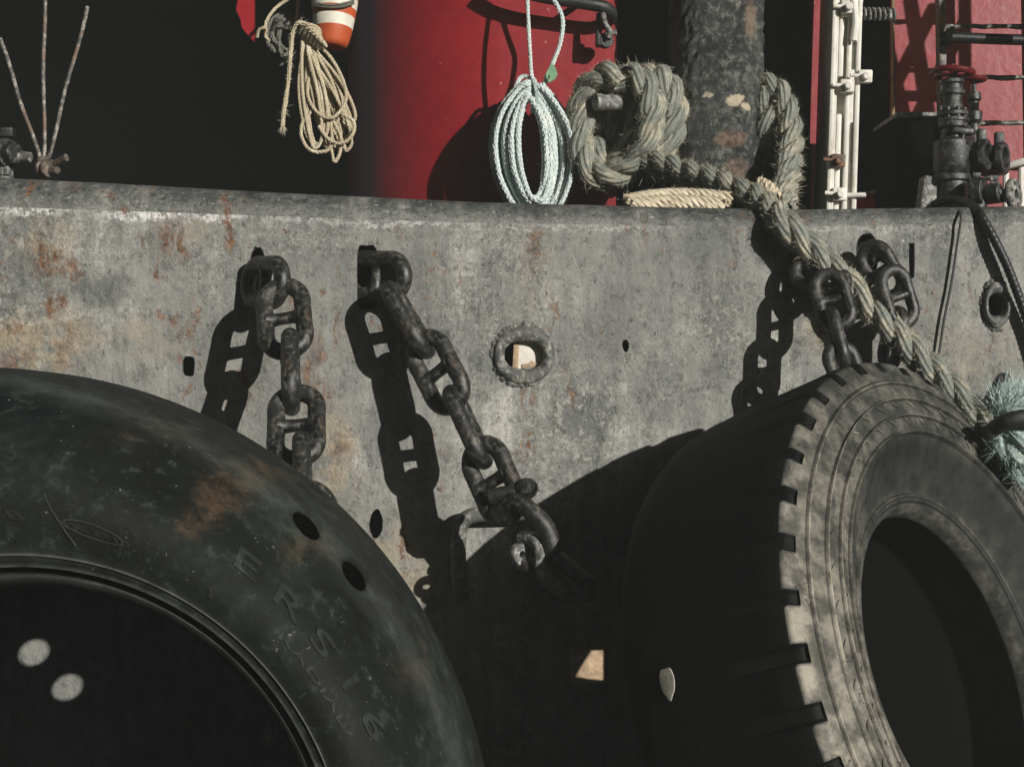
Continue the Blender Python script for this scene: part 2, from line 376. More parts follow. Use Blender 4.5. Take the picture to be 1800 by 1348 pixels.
def rubber_mat(name, dusty):
    m = N(name); n1 = m.noise(3.5, 8, .68); n2 = m.noise(24, 10, .78); n3 = m.noise(120, 4, .6)
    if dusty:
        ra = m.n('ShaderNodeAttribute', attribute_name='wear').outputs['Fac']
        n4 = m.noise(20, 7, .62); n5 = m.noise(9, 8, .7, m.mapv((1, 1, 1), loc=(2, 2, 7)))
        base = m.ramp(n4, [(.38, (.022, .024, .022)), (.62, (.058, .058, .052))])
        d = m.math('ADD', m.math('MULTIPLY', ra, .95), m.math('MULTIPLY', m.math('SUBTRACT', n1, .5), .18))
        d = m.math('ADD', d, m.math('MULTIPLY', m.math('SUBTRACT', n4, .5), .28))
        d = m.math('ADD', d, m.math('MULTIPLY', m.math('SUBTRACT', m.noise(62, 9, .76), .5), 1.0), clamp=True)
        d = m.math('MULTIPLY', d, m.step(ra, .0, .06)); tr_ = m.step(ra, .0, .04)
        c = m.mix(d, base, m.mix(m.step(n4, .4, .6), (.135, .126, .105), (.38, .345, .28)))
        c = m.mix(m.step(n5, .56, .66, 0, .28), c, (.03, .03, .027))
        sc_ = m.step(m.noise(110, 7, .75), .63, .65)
        c = m.mix(m.math('MULTIPLY', sc_, .5), c, (.02, .02, .018)); c = m.mix(tr_, (.006, .006, .0058), c)  # zero wear: shade of tread and hollow coloured near black
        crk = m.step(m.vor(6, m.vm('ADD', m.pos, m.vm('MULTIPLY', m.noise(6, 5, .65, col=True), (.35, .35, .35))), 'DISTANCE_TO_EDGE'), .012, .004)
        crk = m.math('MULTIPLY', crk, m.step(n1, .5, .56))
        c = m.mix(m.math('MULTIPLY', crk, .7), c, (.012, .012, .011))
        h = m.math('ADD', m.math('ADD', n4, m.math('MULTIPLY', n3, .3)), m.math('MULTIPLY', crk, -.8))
        return m.done(c, .72, m.bump(h, .6, .005), spec=.16)
    c = m.ramp(m.math('ADD', m.math('MULTIPLY', n1, .5), m.math('MULTIPLY', n2, .5)), [(.41, (.0020, .0030, .0025)), (.52, (.0058, .0080, .0068)), (.63, (.020, .0245, .0205))])
    c = m.mix(m.step(n2, .55, .60, 0, .5), c, (.036, .045, .036))
    def sp(px, py, rx, ry, st):
        c0 = P(px, py, -1.1); wpp = m.vm('ADD', m.pos, m.vm('MULTIPLY', m.vm('SUBTRACT', m.noise(7, 7, .7, col=True), (.5, .5, .5)), (.2, 0, .2)))
        d = m.vm('MULTIPLY', m.vm('SUBTRACT', wpp, tuple(c0)), (1/(rx*PX*.7), .0, 1/(ry*PX*.7)))
        return m.step(m.vm('LENGTH', d, out=1), 1, .2, 0, st)
    ru = m.math('MAXIMUM', sp(385, 870, 70, 40, .75), m.math('MAXIMUM', sp(540, 985, 60, 36, .4), m.math('MAXIMUM', sp(715, 1190, 30, 60, .3), sp(230, 770, 90, 40, .2))))
    ru = m.math('MULTIPLY', ru, m.step(n2, .36, .60))
    c = m.mix(ru, c, (.068, .042, .021))
    sp_ = m.step(m.noise(90, 6, .74, m.mapv((1, 1, 1), loc=(1, 5, 3))), .655, .675)
    c = m.mix(m.math('MULTIPLY', sp_, .7), c, (.26, .27, .24))
    ra = m.n('ShaderNodeAttribute', attribute_name='wear').outputs['Fac']
    c = m.mix(m.math('MULTIPLY', ra, m.step(n2, .25, .6, .2, 1)), c, (.11, .12, .105))
    return m.done(c, m.step(n1, .3, .7, .55, .8), m.bump(m.math('ADD', m.math('MULTIPLY', n2, .9), m.math('MULTIPLY', n3, .25)), .5, .006), spec=.22)
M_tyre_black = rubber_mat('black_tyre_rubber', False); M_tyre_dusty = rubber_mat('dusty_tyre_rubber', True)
M_litspot = plain('lit_spot_paint', (.31, .295, .25), .8, .3, 40, .4)

def rope_mat(name, lo, hi, dry, yarns=7, twist=1.0, dryt=.5, bs=.6, rough=.85):
    m = N(name); s = m.sep(m.uv)
    ph = m.math('ADD', m.math('MULTIPLY', s[1], yarns), m.math('MULTIPLY', s[0], twist))
    wv = m.math('SINE', m.math('MULTIPLY', ph, 2*math.pi))
    along = m.comb(m.math('MULTIPLY', ph, 2.0), m.math('MULTIPLY', s[0], .35), 0)
    fib = m.noise(3, 5, .7, along)
    n1 = m.noise(18, 6, .65)
    c = m.mix(m.step(fib, .3, .7), lo, hi)
    c = m.mix(m.math('MULTIPLY', m.step(n1, dryt, dryt+.16), m.step(fib, .3, .6)), c, dry)
    h = m.math('ADD', m.math('MULTIPLY', wv, .5), m.math('MULTIPLY', fib, .9))
    return m.done(c, rough, m.bump(h, bs, .004), spec=.15)
M_hawser = rope_mat('weathered_hawser_fibre', (.11, .125, .115), (.34, .355, .31), (.50, .455, .35), 9, .8, .47, 1.0)
M_fuzz = plain('frayed_fibre', (.44, .40, .30), .9, .3, 50)
M_whiterope = rope_mat('white_poly_rope', (.40, .47, .46), (.70, .77, .75), (.78, .80, .76), 4, .9, .5, .5)
M_tanrope = rope_mat('tan_sisal_rope', (.36, .30, .20), (.60, .52, .37), (.70, .64, .50), 4, .9, .52, .5)
M_darkrope = rope_mat('dirty_grey_rope', (.10, .10, .085), (.19, .185, .16), (.24, .22, .18), 4, .9)
M_cream = rope_mat('cream_braided_rope', (.45, .38, .26), (.68, .60, .45), (.74, .68, .55), 5, .6)
M_teal = rope_mat('pale_teal_rope', (.22, .30, .28), (.48, .58, .55), (.62, .66, .60), 5, .6)
M_tealfuzz = plain('pale_teal_fibre', (.46, .56, .53), .9, .25, 50)
M_steelcable = iron_mat('steel_cable', (.012, .013, .014), (.03, .03, .03), (.08, .08, .075), (.06, .04, .03), .7, .68)

# ------------------------------------------------------------------ rope builder
def rope(name, pts, rad, mat, parent=None, strands=3, pitch=None, fuzz=0, flen=(.006, .016), ns=8, step=None, jitter=0, fmat=None, raw=None, hand=1, flat=1):
    """laid rope: twisted strand tubes with yarn uv; optional loose fibres"""
    plist = pts if isinstance(pts[0], list) else [pts]
    pitch = pitch or rad*6.2; step = step or pitch/9
    rs = rad*(.56 if strands == 3 else .46); rc = rad*(.50 if strands == 3 else .62)
    VV = []; FF = []; UU = []; MI = []; off = 0
    for pp in plist:
        p = spline(pp, step)
        if jitter: 
            q = np.array([mnoise.noise_vector(Vector(x)*14) for x in p]); p = p+q*jitter
        seg = np.r_[0, np.cumsum(np.linalg.norm(np.diff(p, axis=0), axis=1))]
        t, U, V = frames(p)
        for k in range(strands):
            th = hand*2*np.pi*seg/pitch+2*np.pi*k/strands
            c = p+rc*(np.cos(th)[:, None]*U+flat*np.sin(th)[:, None]*V)
            tt, UU2, VV2 = frames(c)
            a = np.linspace(0, 2*np.pi, ns+1)
            wob = 1+.06*np.sin(seg*90+k)
            q = c[:, None]+(rs*wob)[:, None, None]*(np.cos(a)[None, :, None]*UU2[:, None]+np.sin(a)[None, :, None]*VV2[:, None])
            n, w_ = len(c), ns+1
            VV.append(q.reshape(-1, 3)); uvv = np.stack(np.broadcast_arrays((seg/rs/2)[:, None], (a/(2*np.pi))[None]), -1).reshape(-1, 2); UU.append(uvv)
            i = np.arange(n-1)[:, None]; j = np.arange(ns)[None]
            f = np.stack([off+i*w_+j, off+i*w_+j+1, off+(i+1)*w_+j+1, off+(i+1)*w_+j], -1).reshape(-1, 4)
            FF.append(f); MI.append(np.zeros(len(f), int)); off += n*w_
            if fuzz:
                nf = int(fuzz*seg[-1]/strands); ii = rng.integers(0, n-1, nf); aa = rng.uniform(0, 2*np.pi, nf)
                nr = np.cos(aa)[:, None]*UU2[ii]+np.sin(aa)[:, None]*VV2[ii]
                outw = ((c-p)[ii]*nr).sum(1) > -rc*.2
                ii, nr = ii[outw], nr[outw]; nf = len(ii)
                b0 = c[ii]+nr*rs*.97; L = rng.uniform(*flen, nf)[:, None]*(.4+1.2*rng.random((nf, 1))**2)
                dirn = nr*rng.uniform(.15, 1., (nf, 1))+tt[ii]*rng.normal(0, .8, (nf, 1))+rng.normal(0, .35, (nf, 3)); dirn /= np.linalg.norm(dirn, axis=1)[:, None]
                sd = np.cross(dirn, rng.normal(0, 1, (nf, 3))); sd /= np.linalg.norm(sd, axis=1)[:, None]+1e-9
                wd = .00045; bend = rng.normal(0, .3, (nf, 3))*L
                vv = np.stack([b0-sd*wd, b0+sd*wd, b0+dirn*L*.55+bend*.3+sd*wd*.7, b0+dirn*L*.55+bend*.3-sd*wd*.7, b0+dirn*L+bend], 1).reshape(-1, 3)
                e = off+np.arange(nf)*5
                VV.append(vv); UU.append(np.zeros((len(vv), 2)))
                FF.append(np.stack([e, e+1, e+2, e+3], 1)); MI.append(np.ones(nf, int))
                FF.append(np.stack([e+3, e+2, e+4, e+4], 1)); MI.append(np.ones(nf, int)); off += nf*5
    V = np.vstack(VV); F = np.vstack(FF); U = np.vstack(UU); MI = np.concatenate(MI)
    me = bpy.data.meshes.new(name)
    me.from_pydata(V.tolist(), [], [tuple(f) if f[2] != f[3] else tuple(f[:3]) for f in F.tolist()])
    me.polygons.foreach_set('material_index', MI.astype(int).tolist()); me.polygons.foreach_set('use_smooth', [True]*len(me.polygons))
    uv = me.uv_layers.new(name='UVMap'); li = np.zeros(len(me.loops), int); me.loops.foreach_get('vertex_index', li)
    uv.data.foreach_set('uv', U[li].ravel()); me.update()
    return link(name, me, [mat, fmat or M_fuzz], parent)

def text_verts(txt, size, ext=.003):
    cu = bpy.data.curves.new('t', 'FONT'); cu.body = txt; cu.size = size; cu.extrude = ext; cu.align_x = 'CENTER'; cu.resolution_u = 4; cu.bevel_depth = ext*.5
    o = bpy.data.objects.new('t', cu); COL.objects.link(o); dg = bpy.context.evaluated_depsgraph_get()
    me = bpy.data.meshes.new_from_object(o.evaluated_get(dg)); bpy.data.objects.remove(o)
    v = [q.co.copy() for q in me.vertices]; f = [list(p.vertices) for p in me.polygons]; bpy.data.meshes.remove(me)
    return v, f

# ------------------------------------------------------------------ setting: sea
b = B(); b.add([(-14.5, -6.9, -2.1), (16.5, -6.9, -2.1), (16.5, 6.9, -2.1), (-14.5, 6.9, -2.1)], [(0, 1, 2, 3)])
tag(b.build('water', M_sea), kind='structure')

# ------------------------------------------------------------------ unseen dark screens added behind the camera: keep most of the sky off the hull
qs = empty('sky_screen', (0, -6.3, -2.1), 'tall dark unseen screen added behind the camera to block the sky, with one wide opening', 'screen')
for nm_, c_, sz_ in (('left_wall', (-5.85, -6.3, 5.9), (16.7, .3, 16)), ('right_wall', (12.0, -6.3, 5.9), (8.8, .3, 16)), ('upper_screen', (5.05, -6.3, 9.05), (5.08, .3, 9.7)), ('lower_screen', (5.05, -6.3, -.6), (5.08, .3, 2.8)), ('roof', (1.1, -3.1, 14.05), (30.6, 6.9, .3))):
    b = B(); b.box(c_, sz_, bev=.02); b.build('wall' if 'wall' in nm_ else nm_, M_black, qs)

# ------------------------------------------------------------------ bulwark
def interp(x, tab):
    return float(np.interp(x, [a for a, _ in tab], [c for _, c in tab]))
TOP = [(-600, 262), (0, 308), (200, 318), (450, 333), (840, 352), (1200, 362), (1420, 366), (1800, 360), (2600, 340)]
BEND = [(-600, 330), (0, 364), (450, 379), (800, 391), (1200, 397), (1400, 399), (1800, 391), (2600, 372)]
def zb(px): return (674-interp(px, BEND))*PX
def rr(px): return (interp(px, BEND)-interp(px, TOP))*PX*1.03
bul = empty('bulwark', (0, 0, 0), 'long weathered grey steel side plate of the boat with rounded top edge and rust stains', 'bulwark')
pxs = list(range(-600, 2601, 40))
T = .012
b = B(); nx = len(pxs); vs = []
for y in (0, T):
    for px in pxs: vs += [((px-900)*PX, y, -2.3), ((px-900)*PX, y, zb(px))]
fs = []
for i in range(nx-1):
    a, c = 2*i, 2*i+2; o = 2*nx
    fs += [(a, c, c+1, a+1), (o+a, o+a+1, o+c+1, o+c), (a+1, c+1, o+c+1, o+a+1), (a, o+a, o+c, c)]
fs += [(0, 1, 2*nx+1, 2*nx), (2*nx-2, 4*nx-2, 4*nx-1, 2*nx-1)]
b.add(vs, fs); plate = b.build('plate', M_hull, bul)
def ell(px, py, rx, ry, n=28, p=2.0, jag=0):
    o = []
    for i in range(n):
        t = 2*math.pi*i/n; c, s = math.cos(t), math.sin(t)
        k = 1+jag*random.uniform(-1, 1)
        q = P(px+rx*k*math.copysign(abs(c)**(2/p), c), py+ry*k*math.copysign(abs(s)**(2/p), s)); o.append((q.x, q.z))
    return o
cb = B()
for e in ((453, 478, 15, 44, 28, 2.4, .04), (645, 488, 18, 57, 28, 6, .02), (921, 623, 38, 30, 32, 2.6, 0), (1100, 607, 6, 11, 16, 2, .1), (1603, 457, 5, 31, 24, 8, .06),
          (1751, 536, 16, 20, 28, 2.2, 0), (331, 644, 11, 17, 20, 4, .06), (661, 921, 12, 26, 24, 2, .08), (1404, 458, 16, 34, 24, 2.4, .03), (1524, 450, 20, 40, 24, 2.4, .03)):
    prism(cb, ell(*e), -.05, .08)
cut(plate, cb.mesh('c', None))
# rolled top edge
b = B(); prof = []
for px in pxs:
    r = rr(px); z0 = zb(px)-.0; X = (px-900)*PX
    row = [(X, T*.0, z0)]+[(X, r-r*math.cos(a), z0+r*math.sin(a)) for a in np.linspace(.06, math.pi/2, 12)]
    row += [(X, r+.10, z0+r), (X, r+.10, z0+r-T), (X, r, z0+r-T)]+[(X, r-(r-T)*math.cos(a), z0+(r-T)*math.sin(a)) for a in np.linspace(math.pi/2, 0, 6)]
    prof.append(row)
k = len(prof[0]); vs = [q for row in prof for q in row]
fs = [(i*k+j, i*k+j+1, (i+1)*k+j+1, (i+1)*k+j) for i in range(nx-1) for j in range(k-1)]
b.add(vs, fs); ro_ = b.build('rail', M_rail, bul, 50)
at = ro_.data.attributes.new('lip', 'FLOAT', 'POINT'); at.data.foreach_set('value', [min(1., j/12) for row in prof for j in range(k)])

def ring_fairlead(px, py, rx, ry, ti, to, lip):
    """welded ring: inner half axes rx, ry; ring widths; stands lip metres proud"""
    b = B(); n = 72; prof = [(0, .012), (.0, -.3), (.12, -.72), (.32, -.95), (.55, -1), (.78, -.86), (.93, -.55), (1, -.1), (1.02, .1)]
    vs = []
    for i in range(n):
        t = 2*math.pi*i/n; c, s = math.cos(t), math.sin(t)
        for q, h in prof:
            ex = 2.5 if q < .4 else 2.1
            cx = math.copysign(abs(c)**(2/ex), c); cz = math.copysign(abs(s)**(2/ex), s)
            wob = 1+.02*mnoise.noise(Vector((c*3, s*3, q*2)))
            X = px+(rx+q*ti)*cx*wob; Y = py-(ry+q*to)*cz*wob
            p = P(X, Y); p.y = (h*lip if h < 0 else h)
            vs.append(p)
    k = len(prof); b.add(vs, [(i*k+j, ((i+1) % n)*k+j, ((i+1) % n)*k+j+1, i*k+j+1) for i in range(n) for j in range(k-1)])
    o = b.build('fairlead_ring', M_hull_dark, bul, 60)
    wb = B()
    for i in range(54):      # ripples of the weld bead
        t = R(75)+R(240)*i/54+random.uniform(-.05, .05)
        X = px+(rx+ti*random.uniform(.92, 1.08))*math.cos(t); Y = py+(ry+to*random.uniform(.92, 1.08))*math.sin(t); c = P(X, Y, .003)
        rb = random.uniform(.005, .0085)
        wb.lathe([(.0, -rb*1.3), (rb*.8, -rb*.9), (rb, 0), (rb*.8, rb*.9), (0, rb*1.3)], c, (math.cos(t)+random.uniform(-.5, .5), .1, -math.sin(t)+random.uniform(-.5, .5)), 8)
    wb.build('weld_bead', M_hull_dark, o, 60)
M_hull_dark = iron_mat('ring_paint', (.05, .053, .05), (.125, .125, .115), (.30, .285, .245), (.12, .08, .05), .62, .52, bs=.7)
ring_fairlead(921, 624, 34, 24, 20, 28, .013)
ring_fairlead(1751, 536, 15, 20, 9, 22, .014)

# staple welded under the second chain
b = B(); h = -.045
pth = spline([P(812, 1046, 0), P(808, 1030, h), P(806, 985, h), P(807, 940, h), P(814, 916, h), P(834, 905, h), P(880, 903, h), P(930, 903, h), P(950, 915, h), P(955, 950, h), P(955, 1010, h), P(955, 1030, 0)], .006)
b.tube(pth, .0165, 14); b.build('lashing_staple', M_hull_dark, bul)

# ------------------------------------------------------------------ things behind the bulwark seen through the ring
bd = empty('white_board', P(921, 640, .05), 'white painted board with wooden edge right behind the ring in the grey plate', 'board')
b = B(); b.box(P(950, 640, .022), (.10, .010, .2), bev=.002); b.build('panel', M_board, bd)
b = B(); b.box(P(906, 640, .022), (.013, .014, .2), Matrix.Rotation(R(3), 3, 'Y'), .002); b.box(P(945, 641, .0165), (.07, .006, .010), Matrix.Rotation(R(-6), 3, 'Y'), .002); b.build('wooden_edge', M_wood, bd)

b = B(); b.box((.2, .17, -.31), (4.2, .01, 1.34), bev=.002); b.build('dark_backing', M_black, bul)  # dark sheet added so the holes look black inside

# ------------------------------------------------------------------ stud link chains
LD = .0385
def link_meshes(scale):
    d, L, W = LD*scale, .206*scale, .125*scale
    b = B(); a = (L-W)/2; rc = (W-d)/2; p = []
    for i in range(18): t = math.pi*i/17; p.append((rc*math.cos(t), 0, a+rc*1.04*math.sin(t)))
    for i in range(4): p.append((-rc*(1-.02), 0, a-2*a*(i+1)/5))
    for i in range(18): t = math.pi+math.pi*i/17; p.append((rc*math.cos(t), 0, -a+rc*1.04*math.sin(t)))
    for i in range(4): p.append((rc*(1-.02), 0, -a+2*a*(i+1)/5))
    b.tube(p, d/2, 16, True)
    me = b.mesh('link', 60)
    s = B(); xs = np.linspace(-rc+d*.15, rc-d*.15, 11)
    s.tube([(x, 0, 0) for x in xs], [d*(.36+.30*abs(x/rc)**3) for x in xs], 12)
    return me, s.mesh('stud', 60)
for_link = {1: link_meshes(.94), .74: link_meshes(.69)}
for k_, (a_, b_) in for_link.items():
    for q_ in (a_, b_): q_.materials.append(M_iron)
def chain(label, links, scale, group):
    """links: (centre, long axis, width axis)"""
    root = empty('anchor_chain', links[0][0], label, 'chain', group)
    lm, sm = for_link[scale]
    for c, A, Wd in links:
        A = Vector(A).normalized(); Wd = Vector(Wd); Wd = (Wd-A*Wd.dot(A)).normalized(); Y = A.cross(Wd)
        M = Matrix(((Wd.x, Y.x, A.x, c.x), (Wd.y, Y.y, A.y, c.y), (Wd.z, Y.z, A.z, c.z), (0, 0, 0, 1)))
        o = bpy.data.objects.new('link', lm); COL.objects.link(o); o.parent = root; o.matrix_parent_inverse = world_inv(root); o.matrix_basis = M
        s = bpy.data.objects.new('stud', sm); COL.objects.link(s); s.parent = o
    return root
G = 'stud link chains hanging from the grey bulwark'
chain('thick dark stud link chain hanging straight down behind the edge of the big black tyre', [
    (P(466, 497, -.075), (.58, -.81, -.05), (.1, 0, 1)),
    (P(500, 560, -.175), (.17, -.55, -1), (.97, -.1, -.05)),
    (P(511, 653, -.255), (.12, -.75, -1), (.12, -1, 0)),
    (P(521, 748, -.335), (.10, -.75, -1), (.97, -.1, -.1)),
    (P(532, 840, -.41), (.12, -.7, -1), (.12, -1, 0)),
    (P(545, 935, -.48), (.15, -.05, -1), (.95, .2, 0))], 1, G)
chain('thick dark stud link chain slanting down to the right with a shackle at its end', [
    (P(662, 487, .002), (.80, -.60, -.06), (.05, 0, 1)),
    (P(717, 562, -.095), (.50, -.28, -.84), (-.12, -1, 0)),
    (P(770, 654, -.138), (.46, -.30, -.86), (.82, -.52, .32)),
    (P(822, 750, -.178), (.42, -.30, -.88), (-.1, -1, 0)),
    (P(868, 845, -.222), (.40, -.30, -.88), (.82, -.5, .3))], 1, G)
chain('smaller chain in the shadow of the thick rope above the dusty tyre', [
    (P(1408, 470, -.02), (.5, -.8, -.3), (.1, .1, 1)),
    (P(1442, 487, -.075), (.75, -.5, -.45), (.45, .2, .85)),
    (P(1464, 527, -.13), (.2, -.3, -.95), (.97, -.2, .12)),
    (P(1473, 597, -.17), (.18, -.3, -.95), (-.1, -1, 0)),
    (P(1488, 655, -.20), (.3, -.2, -.9), (.95, .25, 0))], .74, G)
chain('short rusty chain dangling from the hole right of the thick rope', [
    (P(1530, 462, -.02), (.35, -.80, -.45), (.75, .1, .65)),
    (P(1550, 476, -.062), (.45, -.2, -.85), (.72, -.6, .35)),
    (P(1578, 522, -.100), (.3, .05, -.95), (.92, .3, .2)),
    (P(1570, 595, -.075), (-.15, .18, -.95), (.25, -.95, 0))], .74, G)

# shackles at the end of the slanting chain
sh = empty('bow_shackle', P(900, 880, -0.235), 'dark iron shackle with cross pin joining the end of the slanting chain', 'shackle')
b = B(); b.tube(spline([P(872, 905, -0.236), P(905, 880, -0.270), P(935, 900, -0.285), P(958, 925, -0.292), P(970, 955, -0.296), P(966, 985, -0.291), P(945, 998, -0.274), P(915, 990, -0.262)], .006), .0185, 14); b.build('bow', M_iron, sh)
b = B(); b.tube([P(862, 872, -0.245), P(885, 868, -0.255), P(912, 862, -0.260)], .016, 14); b.lathe([(.0, -.016), (.018, -.014), (.021, -.006), (.021, .008), (.015, .017), (0, .018)], P(926, 858, -0.270), (.8, -.5, -.05), 20); b.build('pin', M_iron, sh)
lk = empty('end_link', P(1000, 1005, -0.296), 'plain thick iron link hanging below the dark shackle', 'link')
b = B(); pl = [P(962, 978, -0.278), P(985, 985, -0.305), P(1012, 1008, -0.327), P(1037, 1030, -0.339), P(1030, 1046, -0.329), P(1000, 1030, -0.299), P(970, 1003, -0.276), P(955, 985, -0.266)]
b.tube(spline(pl, .006, True), .0165, 14, True); b.build('loop', M_iron, lk)
s2 = empty('worn_shackle', P(915, 970, -0.266), 'pale worn steel shackle with an eye hole hanging under the dark shackle', 'shackle')
b = B(); b.tube(spline([P(917, 946, -0.249), P(938, 948, -0.274), P(951, 968, -0.290), P(952, 995, -0.298), P(966, 1022, -0.307), P(996, 1042, -0.313)], .005), .0145, 14)
b.build('bow', M_iron_worn, s2)
b = B(); b.lathe([(.007, -.011), (.021, -.011), (.023, -.007), (.023, .007), (.021, .011), (.007, .011)], P(913, 974, -0.267), (.55, -.8, .1), 24, True); b.build('eye', M_iron_worn, s2)

# ------------------------------------------------------------------ big black tyre, lower left
CO = Vector((-.8970, 0, -.8434)); CB = Vector((-.6898, 0, -.7028))
prof1 = [  # radius, y, blend of ring centre to the bead centre, wear
    (.557, -.055, 1, .1), (.60, -.035, .95, 0), (.75, -.010, .65, 0), (.92, -.018, .28, 0), (1.01, -.05, .05, 0), (1.055, -.10, 0, 0), (1.074, -.16, 0, 0), (1.078, -.22, 0, .05), (1.072, -.27, 0, .1),
    (1.058, -.305, 0, .35), (1.046, -.325, .01, .12), (1.030, -.338, .02, 0), (.99, -.362, .10, 0), (.93, -.388, .24, 0), (.86, -.404, .42, 0), (.79, -.4095, .58, 0), (.72, -.409, .76, 0), (.665, -.4075, .9, 0), (.640, -.4065, .96, .1),
    (.632, -.408, .98, .9), (.626, -.4055, 1, .1), (.615, -.4045, 1, 0), (.606, -.4035, 1, .6), (.602, -.398, 1, 0), (.597, -.386, 1, 0), (.591, -.391, 1, 0), (.586, -.3955, 1, .5), (.574, -.392, 1, .1), (.564, -.385, 1, .2), (.556, -.370, 1, 1), (.553, -.350, 1, .2), (.556, -.325, 1, 0),
    (.60, -.32, .95, 0), (.75, -.35, .65, 0), (.90, -.34, .3, 0), (.99, -.29, .05, 0), (1.02, -.2, 0, 0), (.98, -.1, .1, 0), (.9, -.065, .3, 0), (.75, -.055, .65, 0), (.60, -.08, .95, 0), (.556, -.085, 1, .3)]
prof1 = [(r*(.8085-.0730*w_), y*2.0-.35, w_, q) for r, y, w_, q in prof1]
def t1pt(q, th):
    r, y, w_, _ = q; c = CO.lerp(CB, w_); return Vector((c.x+r*math.cos(th), y, c.z+r*math.sin(th)))
def revolve(prof, fn, n, name, mat, parent, wear):
    b = B(); k = len(prof); vs = [fn(q, 2*math.pi*i/n, i) for i in range(n) for q in prof]
    fs = [(i*k+j, i*k+(j+1) % k, ((i+1) % n)*k+(j+1) % k, ((i+1) % n)*k+j) for i in range(n) for j in range(k)]
    b.add(vs, fs); o = b.build(name, mat, parent, 40)
    at = o.data.attributes.new('wear', 'FLOAT', 'POINT'); at.data.foreach_set('value', [wear(q, i) for i in range(n) for q in prof])
    return o
ty1 = empty('tyre_fender', P(-53, 1570, -.2), 'huge black rubber tyre with raised letters and drilled holes leaning on the grey plate', 'tyre', 'tyre fenders along the hull')
body1 = revolve(prof1, lambda q, th, i: t1pt(q, th), 288, 'casing', M_tyre_black, ty1, lambda q, i: q[3])
cb = B()
def hole_t1(px, py, y, r, ax, L=.2): cb.lathe([(0, -L), (r, -L), (r, L), (0, L)], P(px, py, y), ax, 24)
hole_t1(562, 913, -1.0, .026, SUN, .2); hole_t1(648, 1002, -1.0, .026, SUN, .2)
cut(body1, cb.mesh('c', None))
def on_t1(rad, th):
    """front sidewall point at radius rad, and outward normal"""
    fr = [q for q in prof1[9:20]]
    rs_ = [q[0] for q in fr][::-1]; ys = [q[1] for q in fr][::-1]; ws = [q[2] for q in fr][::-1]
    return t1pt((rad, float(np.interp(rad, rs_, ys)), float(np.interp(rad, rs_, ws)), 0), th)
def arc_text(txt, size, rad, th_deg, b, ext=.003, spread=1.0, flip=1):
    v, f = text_verts(txt, size, ext)
    vs = []
    for q in v:
        th = R(th_deg)-q.x*spread/rad; r = rad+q.y
        p = on_t1(min(max(r*.792, .49), .835), th); vs.append(p+Vector((0, -1, 0))*(q.z+ext*.4))
    b.add(vs, f)
def worn(o, v):
    at = o.data.attributes.new('wear', 'FLOAT', 'POINT'); at.data.foreach_set('value', [v]*len(o.data.vertices)); return o
for a_ in (('E', .105, .868, 50, .0022, 1.12), ('R', .105, .868, 43.5, .0022, 1.12), ('S', .105, .868, 37.5, .0022, 1.12), ('I', .105, .868, 32, .0022, 1.12), ('6', .105, .868, 26.5, .0022, 1.12), ('5', .105, .868, 20, .0022, 1.12), ('L', .105, .868, 13.5, .0022, 1.12),
           ('RADIAL', .042, .775, 35, .0013, 1.4), ('TUBELESS', .042, .80, 13, .0013, 1.4), ('TX 3310', .028, .70, 72.5, .0012, 1.3), ('0', .04, .70, 96, .0012, 1.6), ('8', .04, .70, 90, .0012, 1.6), ('8', .04, .70, 84, .0012, 1.6), ('J', .05, .69, 54, .0012, 1)):
    b = B(); arc_text(a_[0], a_[1], a_[2], a_[3], b, a_[4], a_[5]); worn(b.build('lettering', M_tyre_black, ty1, 40), .15)
for th0, r0, r1 in ((77.5, .64, .80), (34, .64, .70)):
    b = B(); b.tube([on_t1(r, R(th0))+Vector((0, -.001, 0)) for r in np.linspace(r0*.792, r1*.792, 8)], .0014, 8); worn(b.build('mould_rib', M_tyre_black, ty1), .25)
b = B(); ovl = [on_t1(.565+.021*math.sin(t), R(72.5-4.4*math.cos(t)))+Vector((0, -.001, 0)) for t in np.linspace(0, 2*math.pi, 40, endpoint=False)]
b.tube(ovl, .0013, 6, True); worn(b.build('mould_rib', M_tyre_black, ty1), .25)
